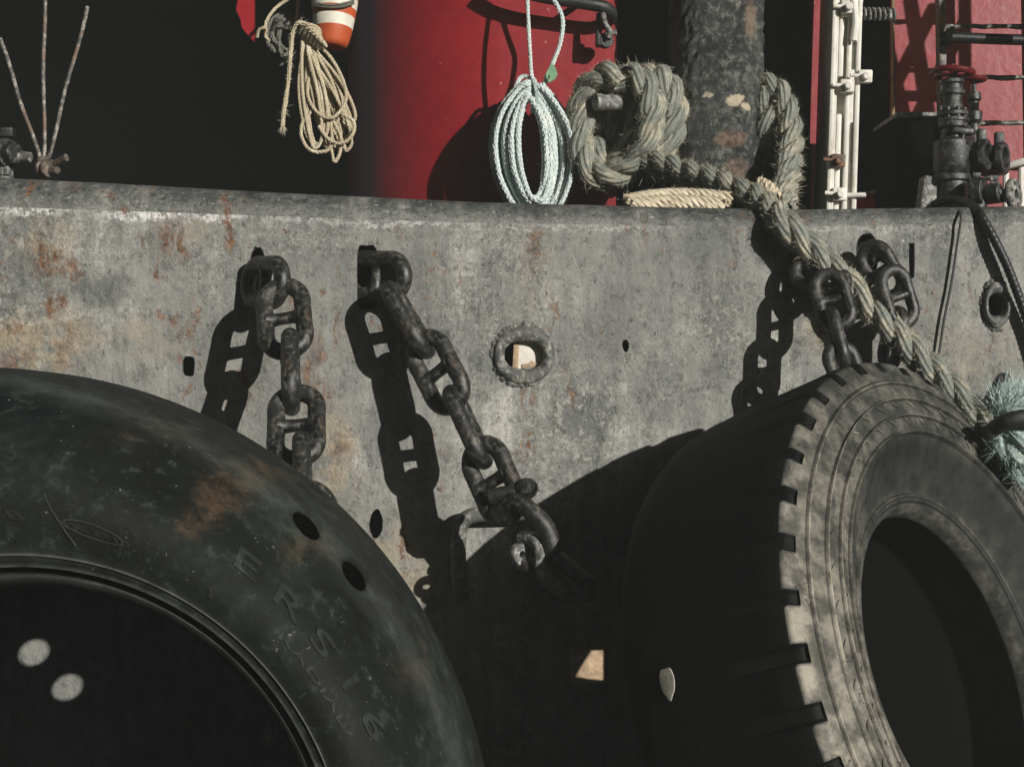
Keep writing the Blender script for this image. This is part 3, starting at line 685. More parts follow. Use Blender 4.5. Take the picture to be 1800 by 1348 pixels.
# ------------------------------------------------------------------ dusty truck tyre, lower right
AX = Vector((.70649, -.6167, .34721)).normalized(); s_ = (D-.50)/(2.78)
C2 = Vector((.886*s_, .0, -.536*s_)); C2.y = 2.78*s_-D
U2, V2, _ = frame(AX); Q = s_/.94
NL = 40; SUB = 18; NT_ = NL*SUB
prof2 = [  # radius, along axis, wear with tread, crease and hollow shade put in, notch share
    (.298, -.235, 0, 0), (.33, -.275, 0, 0), (.40, -.345, 0, 0), (.46, -.375, 0, 0), (.51, -.372, 0, 0), (.546, -.362, 0, 0), (.562, -.350, 0, 0), (.572, -.330, 0, 0), (.578, -.29, 0, 0), (.581, -.23, 0, 0), (.583, -.17, 0, 0), (.584, -.11, 0, .15), (.585, -.06, .0, .7), (.5868, -.029, .0, 1), (.586, -.026, .0, 1), (.585, -.015, .0, 1), (.583, -.004, .0, 1), (.580, .001, .6, 1), (.575, .004, .8, 1), (.564, .009, .8, 1), (.561, .0105, .75, .9), (.558, .0115, .7, 0), (.547, .015, .62, 0),
    (.540, .0165, .50, 0), (.5385, .0150, .06, 0), (.536, .0215, 1.0, 0), (.5325, .0215, .9, 0), (.5305, .0175, .06, 0), (.527, .0185, .42, 0), (.503, .0265, .50, 0), (.5005, .0262, .09, 0), (.4985, .0325, 1.4, 0), (.4965, .0325, 1.3, 0), (.4945, .0262, .09, 0), (.492, .0265, .42, 0), (.469, .029, .48, 0), (.4672, .0285, .09, 0), (.4655, .0348, 1.4, 0), (.4637, .0345, 1.2, 0), (.4620, .0282, .08, 0), (.459, .0285, .40, 0), (.438, .0265, .42, 0), (.4362, .0262, .08, 0), (.4345, .0322, 1.2, 0), (.4325, .0310, .8, 0), (.4300, .0235, .06, 0), (.427, .0220, .16, 0), (.412, .012, .10, 0), (.39, -.004, .10, 0), (.365, -.018, .11, 0), (.342, -.028, .13, 0), (.3315, -.0300, .2, 0), (.330, -.0315, .05, 0), (.327, -.0265, .6, 0), (.3245, -.0285, .06, 0), (.318, -.030, .2, 0), (.3155, -.0335, .05, 0), (.309, -.034, .22, 0), (.302, -.042, .45, 0), (.298, -.054, .7, 0), (.296, -.070, .06, 0),
    (.31, -.085, 0, 0), (.40, -.06, 0, 0), (.48, -.04, 0, 0), (.53, -.07, 0, 0), (.545, -.15, 0, 0), (.53, -.23, 0, 0), (.48, -.28, 0, 0), (.40, -.265, 0, 0), (.32, -.215, 0, 0)]
def notch(i):
    t = i//SUB; return (i % SUB)/SUB < .24+.05*math.sin(t*2.3)
def t2pt(q, th, i):
    r, a, _, nz = q
    if nz and notch(i): r -= (.015+.005*math.sin(i//SUB*1.7))*nz if q[1] > -.1 else .012*nz
    r += .0035*math.sin(3*th+1)*(1 if r > .5 else .3)
    p = C2+(AX*a+(U2*math.cos(th)+V2*math.sin(th))*r)*Q; p.y = min(p.y, -.006)      # squashed flat where it presses on the plate
    return p
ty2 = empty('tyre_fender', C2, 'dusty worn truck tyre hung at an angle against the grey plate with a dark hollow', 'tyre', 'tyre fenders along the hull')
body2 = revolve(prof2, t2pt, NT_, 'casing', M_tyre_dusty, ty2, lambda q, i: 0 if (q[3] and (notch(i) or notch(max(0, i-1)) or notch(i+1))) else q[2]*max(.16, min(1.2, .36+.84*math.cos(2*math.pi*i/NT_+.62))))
b = B()
def t2s(r, th, lift=0):
    fr = sorted((q[0], q[1]) for q in prof2 if q[1] > -.08 and .29 < q[0] < .56 and q[2] > 0)
    return C2+(AX*(float(np.interp(r, [x for x, _ in fr], [y for _, y in fr]))+lift)+(U2*math.cos(th)+V2*math.sin(th))*(r))*Q
for i in range(48):
    th = 2*math.pi*(i+.3)/48
    b.tube([t2s(r, th+.012*j, .0018) for j, r in enumerate(np.linspace(.4935, .478, 5))], [.0008, .0018, .0021, .0018, .0006], 6)
    b.tube([t2s(r, th+.05+.01*j, .0018) for j, r in enumerate(np.linspace(.4615, .447, 5))], [.0008, .0016, .0019, .0016, .0006], 6)
rb_ = b.build('wear_rib', M_tyre_dusty, ty2); at = rb_.data.attributes.new('wear', 'FLOAT', 'POINT'); at.data.foreach_set('value', [.4]*len(rb_.data.vertices))
def t2_tread(px, py):
    """where the view ray meets the tread cylinder"""
    o = Vector((0, -D, 0)); d = (P(px, py, 0)-o).normalized(); r = .587*Q
    oc = o-C2; a = d-AX*d.dot(AX); c = oc-AX*oc.dot(AX); A = a.dot(a); Bq = 2*a.dot(c); Cq = c.dot(c)-r*r
    dsc = Bq*Bq-4*A*Cq
    return o+d*((-Bq-math.sqrt(dsc))/(2*A)) if dsc > 0 else None
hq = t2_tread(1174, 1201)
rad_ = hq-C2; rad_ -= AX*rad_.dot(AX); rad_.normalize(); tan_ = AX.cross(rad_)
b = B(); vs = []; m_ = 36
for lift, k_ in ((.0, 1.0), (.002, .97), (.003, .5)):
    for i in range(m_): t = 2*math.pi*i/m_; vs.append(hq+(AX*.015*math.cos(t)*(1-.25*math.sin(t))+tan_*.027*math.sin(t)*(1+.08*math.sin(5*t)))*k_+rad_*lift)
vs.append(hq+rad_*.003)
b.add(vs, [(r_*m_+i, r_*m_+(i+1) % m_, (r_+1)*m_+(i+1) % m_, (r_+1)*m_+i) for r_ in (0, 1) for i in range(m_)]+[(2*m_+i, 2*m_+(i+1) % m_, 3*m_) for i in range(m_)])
tp_ = b.build('lit_hole_spot', M_litspot, ty2)  # pale disc stands in for the sunlit tyre inside behind a hole
sdir = -SUN
def along_sun(p, c, nrm): return p+SUN*((c-p).dot(nrm)/SUN.dot(nrm))
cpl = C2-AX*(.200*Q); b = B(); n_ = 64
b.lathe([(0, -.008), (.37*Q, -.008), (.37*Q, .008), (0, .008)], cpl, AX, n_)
sun_blocker = b.build('rubber_mat', M_void, ty2)  # disc added to block sun through the hollow; its cut shapes the wedge
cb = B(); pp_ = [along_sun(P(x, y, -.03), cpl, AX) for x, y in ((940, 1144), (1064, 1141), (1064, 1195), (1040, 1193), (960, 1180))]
cb.add([q-AX*.05 for q in pp_]+[q+AX*.05 for q in pp_], [(0, 1, 2, 3, 4), (9, 8, 7, 6, 5)]+[(i, (i+1) % 5, 5+(i+1) % 5, 5+i) for i in range(5)]); cut(sun_blocker, cb.mesh('c', None))
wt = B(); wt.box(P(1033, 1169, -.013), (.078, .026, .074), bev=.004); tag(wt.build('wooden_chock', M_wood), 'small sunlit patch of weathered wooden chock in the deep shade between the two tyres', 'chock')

# ------------------------------------------------------------------ deckhouse
YH = .65
dh = empty('deckhouse', (0, YH, 0), 'red painted deckhouse with a rounded corner and an open doorway', 'deckhouse')
xa = P(880, 0, YH).x; RC = .45; zt = 3.8; zlo = -.6
b = B(); b.box(((xa+3.2)/2, YH+.006, (zt+zlo)/2), (3.2-xa, .012, zt-zlo), bev=0); front = b.build('wall', M_red, dh)
dx0, dx1 = P(1462, 0, YH).x, P(1566, 0, YH).x; dz0, dz1 = P(0, 338, YH).z, P(0, 338, YH).z+1.75
def rrect(x0, x1, z0, z1, r, n=8):
    o = []
    for cx, cz, a0 in ((x1-r, z0+r, -90), (x1-r, z1-r, 0), (x0+r, z1-r, 90), (x0+r, z0+r, 180)):
        for i in range(n+1): a = R(a0+90*i/n); o.append((cx+r*math.cos(a), cz+r*math.sin(a)))
    return o
rd = rrect(dx0, dx1, dz0, dz1, .065)
cb = B(); prism(cb, rd, YH-.1, YH+.1); cut(front, cb.mesh('c', None))
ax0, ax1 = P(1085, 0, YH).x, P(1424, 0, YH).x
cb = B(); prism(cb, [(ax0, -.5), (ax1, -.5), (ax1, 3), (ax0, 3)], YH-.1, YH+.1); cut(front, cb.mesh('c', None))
b = B(); b.box(((ax0+ax1)/2, 1.7, 1.2), (ax1-ax0+.6, .01, 3.6), bev=0); b.box((ax0-.006, 1.18, 1.2), (.01, 1.03, 3.6), bev=0); b.box((ax1+.006, 1.18, 1.2), (.01, 1.03, 3.6), bev=0); b.build('shade_lining', M_void, dh)  # recess lined near black in place of post and door shade
b = B(); vs = []; n = 40
for i in range(n+1):
    a = math.pi/2*i/n; vs += [(xa-RC*math.sin(a), YH+RC-RC*math.cos(a), zlo), (xa-RC*math.sin(a), YH+RC-RC*math.cos(a), zt)]
vs += [(xa-RC, 4.0, zlo), (xa-RC, 4.0, zt)]
b.add(vs, [(2*i, 2*i+2, 2*i+3, 2*i+1) for i in range(n+1)]); b.build('round_corner', M_red, dh)
b = B(); b.add([(xa-RC, YH+RC, zt), (xa, YH, zt), (3.2, YH, zt), (3.2, 4, zt), (xa-RC, 4, zt)], [(0, 1, 2, 3, 4)]); b.add([(3.2, YH, zlo), (3.2, 4, zlo), (3.2, 4, zt), (3.2, YH, zt)], [(0, 1, 2, 3)]); b.add([(xa-RC, 4, zlo), (3.2, 4, zlo), (3.2, 4, zt), (xa-RC, 4, zt)], [(0, 1, 2, 3)]); b.build('roof', M_black, dh)
b = B(); b.box(((dx0+dx1)/2, 1.4, .9), (1.4, .02, 3), bev=0); b.lathe([(.12, -.05), (.16, -.05), (.16, .05), (.12, .05)], P(1540, 240, 1.0), (.6, -.8, 0), 32, True); b.build('lining', M_green, dh)
b = B(); b.tube([Vector((x, YH-.004, z)) for x, z in rrect(dx0-.004, dx1+.004, dz0-.004, dz1+.004, .069)], .0055, 10, True); b.build('doorway_rim', M_brass, dh)
# open steel door, edge towards the camera
dr = empty('steel_door', P(1440, 300, YH), 'open white steel door seen edge on with clips, rust streaks and a coil spring', 'door')
hinge = P(1450, 0, YH-.004); free = P(1482, 0, .33)
dd = Vector((free.x-hinge.x, free.y-hinge.y, 0)); DLn = dd.length; dd.normalize(); nn = Vector((-dd.y, dd.x, 0))
if nn.x < 0: nn = -nn
Rz = Matrix(((dd.x, -dd.y, 0), (dd.y, dd.x, 0), (0, 0, 1)))
zd0 = P(0, 363, .36).z-.05; zd1 = zd0+1.85
def dp(a, o, z): return Vector((hinge.x, hinge.y, 0))+dd*a+nn*o+Vector((0, 0, z))
b = B(); b.box(dp(DLn/2+.012, -.024, (zd0+zd1)/2), (DLn-.024, .010, zd1-zd0), Rz, .002); b.build('panel', M_white, dr)
b = B()
for o in (-.030, .030): b.box(dp(DLn-.006, o, (zd0+zd1)/2), (.016, .012, zd1-zd0), Rz, .004)
b.box(dp(DLn-.05, 0, (zd0+zd1)/2), (.012, .056, zd1-zd0), Rz, .002)
b.box(dp(DLn-.022, .008, (zd0+zd1)/2), (.03, .010, (zd1-zd0)), Rz, .003)
b.build('door_frame', M_white, dr)
b = B()
for z0, z1 in ((.30, .62), (.66, .92)):
    b.box(dp(DLn-.02, -.010, (z0+z1)/2+.06), (.020, .012, z1-z0-.05), Rz, .004); b.box(dp(DLn-.02, .021, (z0+z1)/2+.06), (.020, .007, z1-z0-.09), Rz, .003)
b.build('stiffener', M_white, dr)
for py, ox in ((157, .004), (287, -.012), (345, -.006), (140, .046), (20, .0)):
    z = P(0, py, .36).z
    b = B(); b.box(dp(DLn+.004, ox, z), (.018, .034, .032), Rz, .004); b.cyl(dp(DLn+.018, ox, z-.002), dd, .009, .02, 12); b.tube([dp(DLn+.008, ox-.006, z), dp(DLn+.010, ox-.036, z+.002)], .005, 8)
    b.build('clip', M_white if py not in (287,) else M_iron_rusty, dr)
b = B(); b.tube([dp(DLn, -.01, P(0, 347, .36).z), dp(DLn+.01, .055, P(0, 346, .36).z)], .006, 10); b.build('clip', M_white, dr)
b = B(); zc = P(0, 24, .40).z; sp0 = dp(DLn-.07, .045, zc)
b.tube([sp0+Vector((.0016*i*.9, 0, 0))+Vector((0, .014*math.cos(i*.75), .014*math.sin(i*.75))) for i in range(58)], .0035, 8)
b.box(sp0+Vector((.07, 0, 0)), (.022, .022, .022), Matrix.Rotation(.4, 3, 'Y'), .004); b.build('spring', M_iron_worn, dr)
b = B()
for py in (8, 30): b.box(dp(DLn-.01, .012, P(0, py, .36).z), (.02, .05, .012), Rz, .003)
b.tube([dp(DLn, .0, P(0, -20, .36).z), dp(DLn+.01, .014, P(0, 15, .36).z), dp(DLn+.004, .02, P(0, 45, .36).z), dp(DLn+.004, .016, P(0, 78, .36).z)], .009, 10)
b.build('handle', M_white, dr)
dr.rotation_euler = (0, R(1.8), 0)
# upper deck overhang and a bulkhead aft, coloured black for its shade
od = empty('upper_deck', (0, .3, 1.4), 'dark upper deck overhang above the side deck', 'deck')
b = B(); b.box((-.1, .40, 1.40), (7.4, .5, .06), bev=.01); b.build('plating', M_black, od)
bk = B(); bk.box((-3.4, 4.6, .8), (5.6, .03, 4.2), bev=.01); tag(bk.build('bulkhead', M_black), 'steel bulkhead coloured near black for the deep shade behind the side deck', 'bulkhead')
b = B(); b.box((0, 2.4, -.62), (8, 4.7, .03), bev=0); tag(b.build('deck', M_deck), kind='structure')

# added red plate in the shape of a sunlit patch
b = B(); p0 = [(412, -60), (447, -60), (447.5, 75), (434, 60), (426, 50), (424, 36), (416, 20), (419, 5)]
q = [P(x, y, .55) for x, y in p0]; prism(b, [(v_.x, v_.z) for v_ in q], .54, .56)
br = b.build('lit_red_patch', M_litred); tag(br, 'small ragged red plate added in the shape of a sunlit red patch left of the buoy', 'bracket')

# handrail on the house and the hook hanging from it
hr = empty('handrail', P(960, -5, .58), 'black pipe handrail on the red house ending above the thick rope coil', 'handrail')
b = B(); b.tube(spline([P(880, -40, .56), P(905, -20, .56), P(950, -6, .56), P(1020, 5, .56), P(1062, 13, .565), P(1074, 24, .59), P(1074, 34, .64)], .02), .0165, 14)
b.tube([P(1020, 0, .56), P(1020, 6, .65)], .009, 10); b.build('pipe', M_black, hr)
hk = empty('hanging_shackle', P(1062, 40, .57), 'pale small shackle hanging from the end of the black handrail', 'shackle')
b = B(); b.tube(spline([P(1060, 24, .565), P(1062, 34, .56), P(1066, 46, .555), P(1072, 56, .555), P(1070, 66, .56)], .004), .007, 10); b.cyl(P(1074, 58, .56), (1, -.2, 0), .008, .03, 12); b.build('bow', M_iron_worn, hk)
b = B(); b.box(P(1052, 68, .585), (.016, .03, .045), bev=.006); b.cyl(P(1064, 72, .585), (.4, -1, 0), .02, .02, 16); b.tube([P(1052, 24, .58), P(1052, 60, .585)], .006, 8); b.build('block', M_black, hk)

# ------------------------------------------------------------------ mooring bitt post
yp = .52; cp = P(1259, 0, yp); rp = (1340-1259)*PX*(D+yp)/D
bt = empty('mooring_bitt', (cp.x, yp, -.6), 'thick corroded black steel post with peeling paint behind the thick rope', 'bollard')
b = B(); n = 128; zs = np.linspace(-.6, 1.25, 190); vs = []
for z in zs:
    for i in range(n):
        t = 2*math.pi*i/n; q = Vector((math.cos(t), math.sin(t), z))
        am = .0014+.0050*max(0, min(1, (z-.66)/.12))
        d = mnoise.fractal(Vector((q.x*rp*60, q.y*rp*60, z*52)), .9, 2, 5)*am+abs(mnoise.noise(Vector((q.x*1.6, q.y*1.6, z*9))))*am*.5
        vs.append((cp.x+math.cos(t)*(rp+d), yp+math.sin(t)*(rp+d), z))
b.add(vs, [(i*n+j, i*n+(j+1) % n, (i+1)*n+(j+1) % n, (i+1)*n+j) for i in range(len(zs)-1) for j in range(n)])
b.add([vs[-n+i] for i in range(n)], [list(range(n))]); b.build('post', M_post, bt, 0)
b = B(); b.tube([P(1336, 190, .52), P(1260, 186, .52), P(1150, 182, .48), P(1090, 180, .45), P(1046, 180, .425)], [.024, .024, .023, .0215, .0215], 20); b.build('horn', M_iron_worn, bt)

# ------------------------------------------------------------------ heavy mooring rope
hw = [P(1132, 300, 0.539), P(1100, 250, 0.569), P(1110, 190, 0.569), P(1140, 140, 0.524), P(1168, 145, 0.464), P(1186, 190, 0.441), P(1180, 235, 0.434), P(1155, 275, 0.449), P(1115, 290, 0.509), P(1085, 250, 0.539), P(1080, 190, 0.524), P(1092, 148, 0.479), P(1118, 138, 0.434), P(1140, 165, 0.408), P(1146, 210, 0.400), P(1134, 262, 0.408), P(1100, 300, 0.426), P(1050, 308, 0.449), P(1024, 270, 0.471), P(1019, 215, 0.479), P(1030, 165, 0.471), P(1062, 135, 0.441), P(1098, 142, 0.404),]
run = [P(1085, 292, .50), P(1130, 285, .42), P(1185, 298, .33), P(1260, 322, .21), P(1330, 350, .09), P(1378, 392, -.035), P(1425, 437, -.055), P(1500, 508, -.075), P(1560, 570, -.095), P(1620, 634, -.125), P(1680, 694, -.16), P(1742, 752, -.195), P(1775, 780, -.2)]
rb1 = [P(1325, 160, .58), P(1352, 152, .50), P(1376, 172, .45), P(1390, 215, .42), P(1391, 262, .38), P(1384, 310, .31), P(1376, 348, .21), P(1376, 380, .13)]
rb2 = [P(1330, 275, .58), P(1346, 240, .47), P(1352, 195, .46), P(1338, 160, .5)]
hw2 = [P(1100, 296, .56), P(1062, 262, .57), P(1052, 214, .55), P(1062, 178, .52), P(1092, 158, .49), P(1118, 170, .46), P(1124, 214, .45), P(1112, 262, .46), P(1080, 288, .49), P(1048, 262, .52)]
mo = empty('mooring_rope', P(1100, 300, .5), 'thick frayed grey green rope coiled on the horn and running down across the grey plate', 'rope')
rope('coil', [hw, hw2], .036, M_hawser, mo, 3, .185, fuzz=15000, ns=14, step=.008, jitter=.004)
rope('standing_part', [run, rb1, rb2], .031, M_hawser, mo, 3, .185, fuzz=15000, ns=14, step=.008, jitter=.003)
cr = rope('braided_rope', [[P(1100, 356, .12), P(1140, 349, .13), P(1190, 345, .14), P(1240, 347, .13), P(1285, 352, .12)], [P(1110, 362, .11), P(1180, 357, .11), P(1270, 362, .10)], [P(1335, 325, .16), P(1352, 335, .13), P(1362, 352, .11)]], .019, M_cream, None, 5, .07, fuzz=2500, ns=8, step=.005)
tag(cr, 'cream braided rope lying flat on the rail under the thick rope', 'rope')

# knot at the right edge
kn = [P(1745, 790, -.2), P(1770, 745, -.23), P(1810, 735, -.24), P(1840, 770, -.22), P(1810, 800, -.24), P(1770, 790, -.26), P(1762, 760, -.25), P(1800, 770, -.28), P(1830, 800, -.25), P(1800, 830, -.22), P(1770, 815, -.22)]
ko = rope('rope_knot', [kn, [P(1745, 770, -.18), P(1755, 735, -.2), P(1780, 700, -.2), P(1800, 690, -.19)]], .024, M_teal, None, 3, .14, fuzz=16000, flen=(.008, .03), ns=10, step=.007, fmat=M_tealfuzz)
tag(ko, 'pale teal frayed rope knot at the edge of the picture beside the dusty tyre', 'knot')
b = B()
for i in range(900):       # brush of unlaid yarn ends
    a = P(1765+random.uniform(-14, 12), 735+random.uniform(-12, 18), -.19+random.uniform(-.03, .02)); e = P(1790+random.gauss(0, 26), 690+random.gauss(0, 22), -.20+random.gauss(0, .04))
    m_ = a.lerp(e, .5)+Vector((random.gauss(0, .01), random.gauss(0, .01), .012)); d_ = (e-a).cross(Vector((random.random()-.5, 1, random.random()-.5))).normalized()*.0007
    b.add([a-d_, a+d_, m_+d_, m_-d_, e], [(0, 1, 2, 3), (3, 2, 4)])
fe = b.build('frayed_end', M_tealfuzz, ko, 0)
b = B(); b.tube(spline([P(1738, 722, 0), P(1741, 708, -.08), P(1752, 690, -.15), P(1760, 676, -.16), P(1764, 668, -.14)], .006), .017, 12); tag(b.build('iron_hook', M_iron), 'black iron hook standing out of the plate behind the pale knot', 'hook')
b = B(); b.tube(spline([P(1748, 752, -.29), P(1775, 738, -.325), P(1815, 733, -.325), P(1850, 745, -.3)], .01), .016, 12); tag(b.build('iron_bar', M_black), 'bent black iron bar holding down the pale rope knot', 'bar')

# ------------------------------------------------------------------ white rope coil on the red house
yc = .525
wc = empty('white_rope_coil', P(930, 250, yc), 'white twisted rope coil hanging against the red house wall', 'rope')
turns = []; pts = []
for i in range(46):
    f_ = random.random(); rx = 23+50*f_+random.uniform(-2, 2); ry = 80+36*f_+random.uniform(-2, 2); yy = yc-.06+.11*((i*7) % 15)/15
    ox = random.uniform(-4, 4)
    for j in range(20):
        t = 2*math.pi*j/20+math.pi/2
        sx = rx*math.cos(t)*(1-.30*max(0, math.sin(t))**2*1.0); lean = -6*math.sin(t)+3
        pts.append(P(933+ox+sx+lean*1.0, (266 if math.sin(t) < 0 else 252+8*f_)-ry*math.sin(t)+random.uniform(-1, 1)+ (4 if math.sin(t) < -.8 else 0), yy+.012*math.cos(t*1.0+i)))
rope('coil', pts, .0070, M_whiterope, wc, 3, .038, ns=6, step=.007)
rope('lashing', [P(935, 195, yc-.06), P(942, 165, yc-.05), P(938, 140, yc-.03), P(918, 135, yc-.02), P(908, 150, yc-.03), P(903, 165, yc-.03)], .006, M_whiterope, wc, 3, .03, ns=6, step=.005)
rope('lashing', [P(938, 140, yc-.055), P(943, 165, yc-.068), P(942, 190, yc-.065), P(936, 196, yc-.04)], .006, M_teal, wc, 3, .03, ns=6, step=.005)
rope('hanging_line', [P(926, -40, yc), P(928, 20, yc-.02), P(931, 80, yc-.03), P(934, 128, yc-.03), P(938, 142, yc-.04)], .0055, M_whiterope, wc, 3, .028, ns=6, step=.005)
rope('tail', [P(958, -30, yc-.02), P(975, 2, yc-.03), P(989, 35, yc-.035), P(985, 75, yc-.035), P(973, 108, yc-.03), P(962, 135, yc-.03), P(953, 158, yc-.04)], .0062, M_whiterope, wc, 3, .03, ns=6, step=.005)
tg = B(); o4 = [(970, 112), (977, 121), (980, 132), (976, 140), (965, 146), (961, 140), (959, 131), (965, 120)]
q = [P(x, y, yc-.045) for x, y in o4]; prism(tg, [(v_.x, v_.z) for v_ in q], yc-.049, yc-.043); tago = tg.build('tag', M_green_tag, wc)
v, f = text_verts('C', .02, .0005); b = B(); c0 = P(966, 137, yc-.0505); Mr = Matrix.Rotation(R(-75), 3, 'Y')
b.add([c0+Mr @ Vector((q.x, -q.z, q.y)) for q in v], f); b.build('lettering', M_ink, tago)

# ------------------------------------------------------------------ buoy and tan rope
yb = .42
bo = empty('buoy', P(583, 20, yb), 'orange and white striped foam float hanging from a line', 'buoy')
def cone_r(py): return np.interp(py, [-120, -60, 0, 20, 60, 79, 86], [44, 43, 41, 39, 33, 28, 24])
axt = Vector((.06, 0, -1)).normalized()
bands = [(-70, -12, M_whitefoam), (-12, 2, M_orange), (2, 20, M_whitefoam), (20, 34, M_orange), (34, 54, M_whitefoam), (54, 85, M_orange)]
for a0, a1, mm in bands:
    b = B(); ys = np.linspace(a0, a1, 8); sc_ = PX*(D+yb)/D
    pr = [(cone_r(y)*sc_, (y-10)*sc_) for y in ys]
    if a1 == 85: pr += [(18*sc_, 77*sc_), (0, 78.5*sc_)]
    if a0 == -70: pr = [(0, pr[0][1])]+pr
    b.lathe(pr, P(588, 10, yb), axt+Vector((-.1, -.12, 0)), 48, cap=False); b.build('stripe', mm, bo, 50)
rope('lashing', [[P(552+k_, 6+2*k_, yb-.05), P(575, 9+2*k_, yb-.062), P(600, 8+2*k_, yb-.06), P(622, 2+2*k_, yb-.04)] for k_ in (0, 2.2)], .0035, M_darkrope, bo, 3, .02, ns=6, step=.005)
tr = empty('tan_rope_coil', P(545, 70, yb-.03), 'tan hank of thin rope hanging in loops beside the striped float', 'rope')
pts = []; yt = yb-.07
for i in range(17):
    bx, by = random.uniform(548, 612), random.uniform(205, 268)
    if i in (2, 6): bx, by = 560, 255
    top = (538+random.uniform(-5, 8), 68+random.uniform(-4, 8)); w1 = random.uniform(6, 20); yy = yt+random.uniform(-.025, .03)
    pts += [P(top[0], top[1], yy), P(top[0]+(bx-top[0])*.4-w1, top[1]+(by-top[1])*.45, yy-.01), P(bx-w1*1.2, by-26, yy), P(bx-w1*.3, by, yy+.005), P(bx+w1*.8, by-22, yy), P(top[0]+(bx-top[0])*.55+w1*1.1, top[1]+(by-top[1])*.5, yy-.012), P(top[0]+6+w1*.2, top[1]+22, yy-.01)]
rope('hank', pts, .0047, M_tanrope, tr, 3, .028, ns=6, step=.006)
rope('hank', [[P(545, 70, yt-.02), P(580, 100, yt-.035), P(604, 145, yt-.035), P(607, 180, yt-.03), P(585, 207, yt-.035), P(560, 200, yt-.03), P(543, 175, yt-.03), P(541, 150, yt-.03), P(548, 125, yt-.02)],
              [P(556, 150, yt-.02), P(550, 190, yt-.02), P(532, 215, yt-.025), P(530, 240, yt-.025), P(545, 264, yt-.025), P(572, 266, yt-.02), P(588, 250, yt-.02)],
              [P(600, 200, yt-.02), P(622, 215, yt-.02), P(619, 238, yt-.025), P(600, 252, yt-.025), P(578, 245, yt-.03), P(560, 222, yt-.03)], [P(580, 240, yt), P(583, 265, yt-.01), P(588, 285, yt-.015), P(598, 268, yt-.01), P(598, 245, yt)]], .0048, M_tanrope, tr, 3, .028, ns=6, step=.006)
wr = []
for i in range(6):
    ox, oy = i*4.2, i*5.5
    wr += [P(527+ox*1.5, 60+oy*.8, yt-.03), P(534+ox*1.4, 44+oy, yt-.055), P(552+ox, 46+oy*1.3, yt-.05), P(563-ox*.2, 58+oy*.8, yt-.03), P(548+ox*.4, 82+oy*.4, yt+.02), P(530+ox, 80+oy*.4, yt+.015)]
rope('wrapping', wr, .0050, M_tanrope, tr, 3, .028, ns=6, step=.006)
rope('tail', [P(540, 44, yt-.045), P(525, 40, yt-.05), P(515, 55, yt-.04), P(511, 90, yt-.03), P(508, 130, yt-.03), P(503, 170, yt-.03), P(498, 205, yt-.03), P(497, 222, yt-.03)], .006, M_tanrope, tr, 3, .028, fuzz=1500, ns=6, step=.006)
b = B()
for i in range(60):
    a = P(497, 220, yt-.03); e = P(497+random.gauss(0, 5), 232+random.gauss(0, 4), yt-.03+random.gauss(0, .006)); d_ = Vector((.0008, 0, 0)); b.add([a-d_, a+d_, e], [(0, 1, 2)])
b.build('frayed_end', M_tanrope, tr, 0)
gr_ = empty('grey_rope_bundle', P(490, 60, yb+.1), 'dirty grey rope bundle in the shade left of the striped float', 'rope')
pts = []
for i in range(10):
    cx, cy, rx, ry = random.uniform(492, 515), random.uniform(60, 78), random.uniform(16, 34), random.uniform(24, 42)
    for j in range(7): t = 2*math.pi*j/7+i; pts.append(P(cx+rx*math.cos(t), cy+ry*math.sin(t), yb+.10+random.uniform(-.04, .04)))
rope('bundle', pts, .0065, M_darkrope, gr_, 3, .03, ns=6, step=.007)
rope('line', [[P(560, -40, yb+.06), P(520, -10, yb+.06), P(490, 10, yb+.06), P(476, 25, yb+.03), P(467, 42, yb), P(466, 58, yb)], [P(452, 66, yb), P(456, 52, yb-.01), P(468, 50, yb-.01), P(466, 64, yb), P(474, 72, yb)], [P(530, -40, yb+.06), P(524, 10, yb+.06), P(520, 50, yb+.06)]], .0048, M_tanrope, gr_, 3, .024, ns=6, step=.006)

# ------------------------------------------------------------------ rods and gear at the left end
yr = .20
rs3 = empty('rod_stand', P(82, 285, yr), 'three thin rusty rods spreading upward from one clevis behind the left end of the rail', 'rods')
for a, e in (((0, 68), (72, 284)), ((78, -40), (77, 282)), ((154, 12), (84, 282))):
    b = B(); p0, p1 = P(*a, yr+.02), P(*e, yr); b.tube([p0.lerp(p1, t)+Vector((.002*math.sin(t*9), 0, 0)) for t in np.linspace(0, 1, 30)], .0046, 10); b.build('rod', M_rod, rs3)
b = B(); b.cyl(P(86, 296, yr-.02), (.8, -.6, 0), .022, .010, 28); b.cyl(P(76, 296, yr-.01), (.8, -.6, 0), .020, .010, 28); b.cyl(P(95, 300, yr-.03), (.8, -.6, 0), .009, .028, 12); b.box(P(78, 286, yr), (.03, .02, .03), bev=.006); b.tube([P(90, 292, yr), P(104, 284, yr-.02), P(117, 277, yr-.03)], .009, 12); b.build('clevis', M_iron_rusty, rs3)
b = B(); b.tube([P(80, 300, yr), P(80, 420, yr)], .012, 10); b.build('stem', M_iron_rusty, rs3)
wn = empty('winch_end', P(10, 265, .18), 'dark worn winch coupling with square block at the left edge behind the rail', 'winch')
b = B(); b.box(P(12, 234, .18), (.036, .03, .022), bev=.003); b.box(P(-8, 234, .18), (.03, .03, .022), bev=.003); b.build('block', M_valve, wn)
b = B(); ax_ = (.86, -.5, 0); b.cyl(P(10, 268, .18), ax_, .034, .018, 32); b.cyl(P(20, 270, .17), ax_, .024, .03, 28); b.cyl(P(-8, 268, .19), ax_, .03, .03, 32); b.build('flange', M_valve, wn)
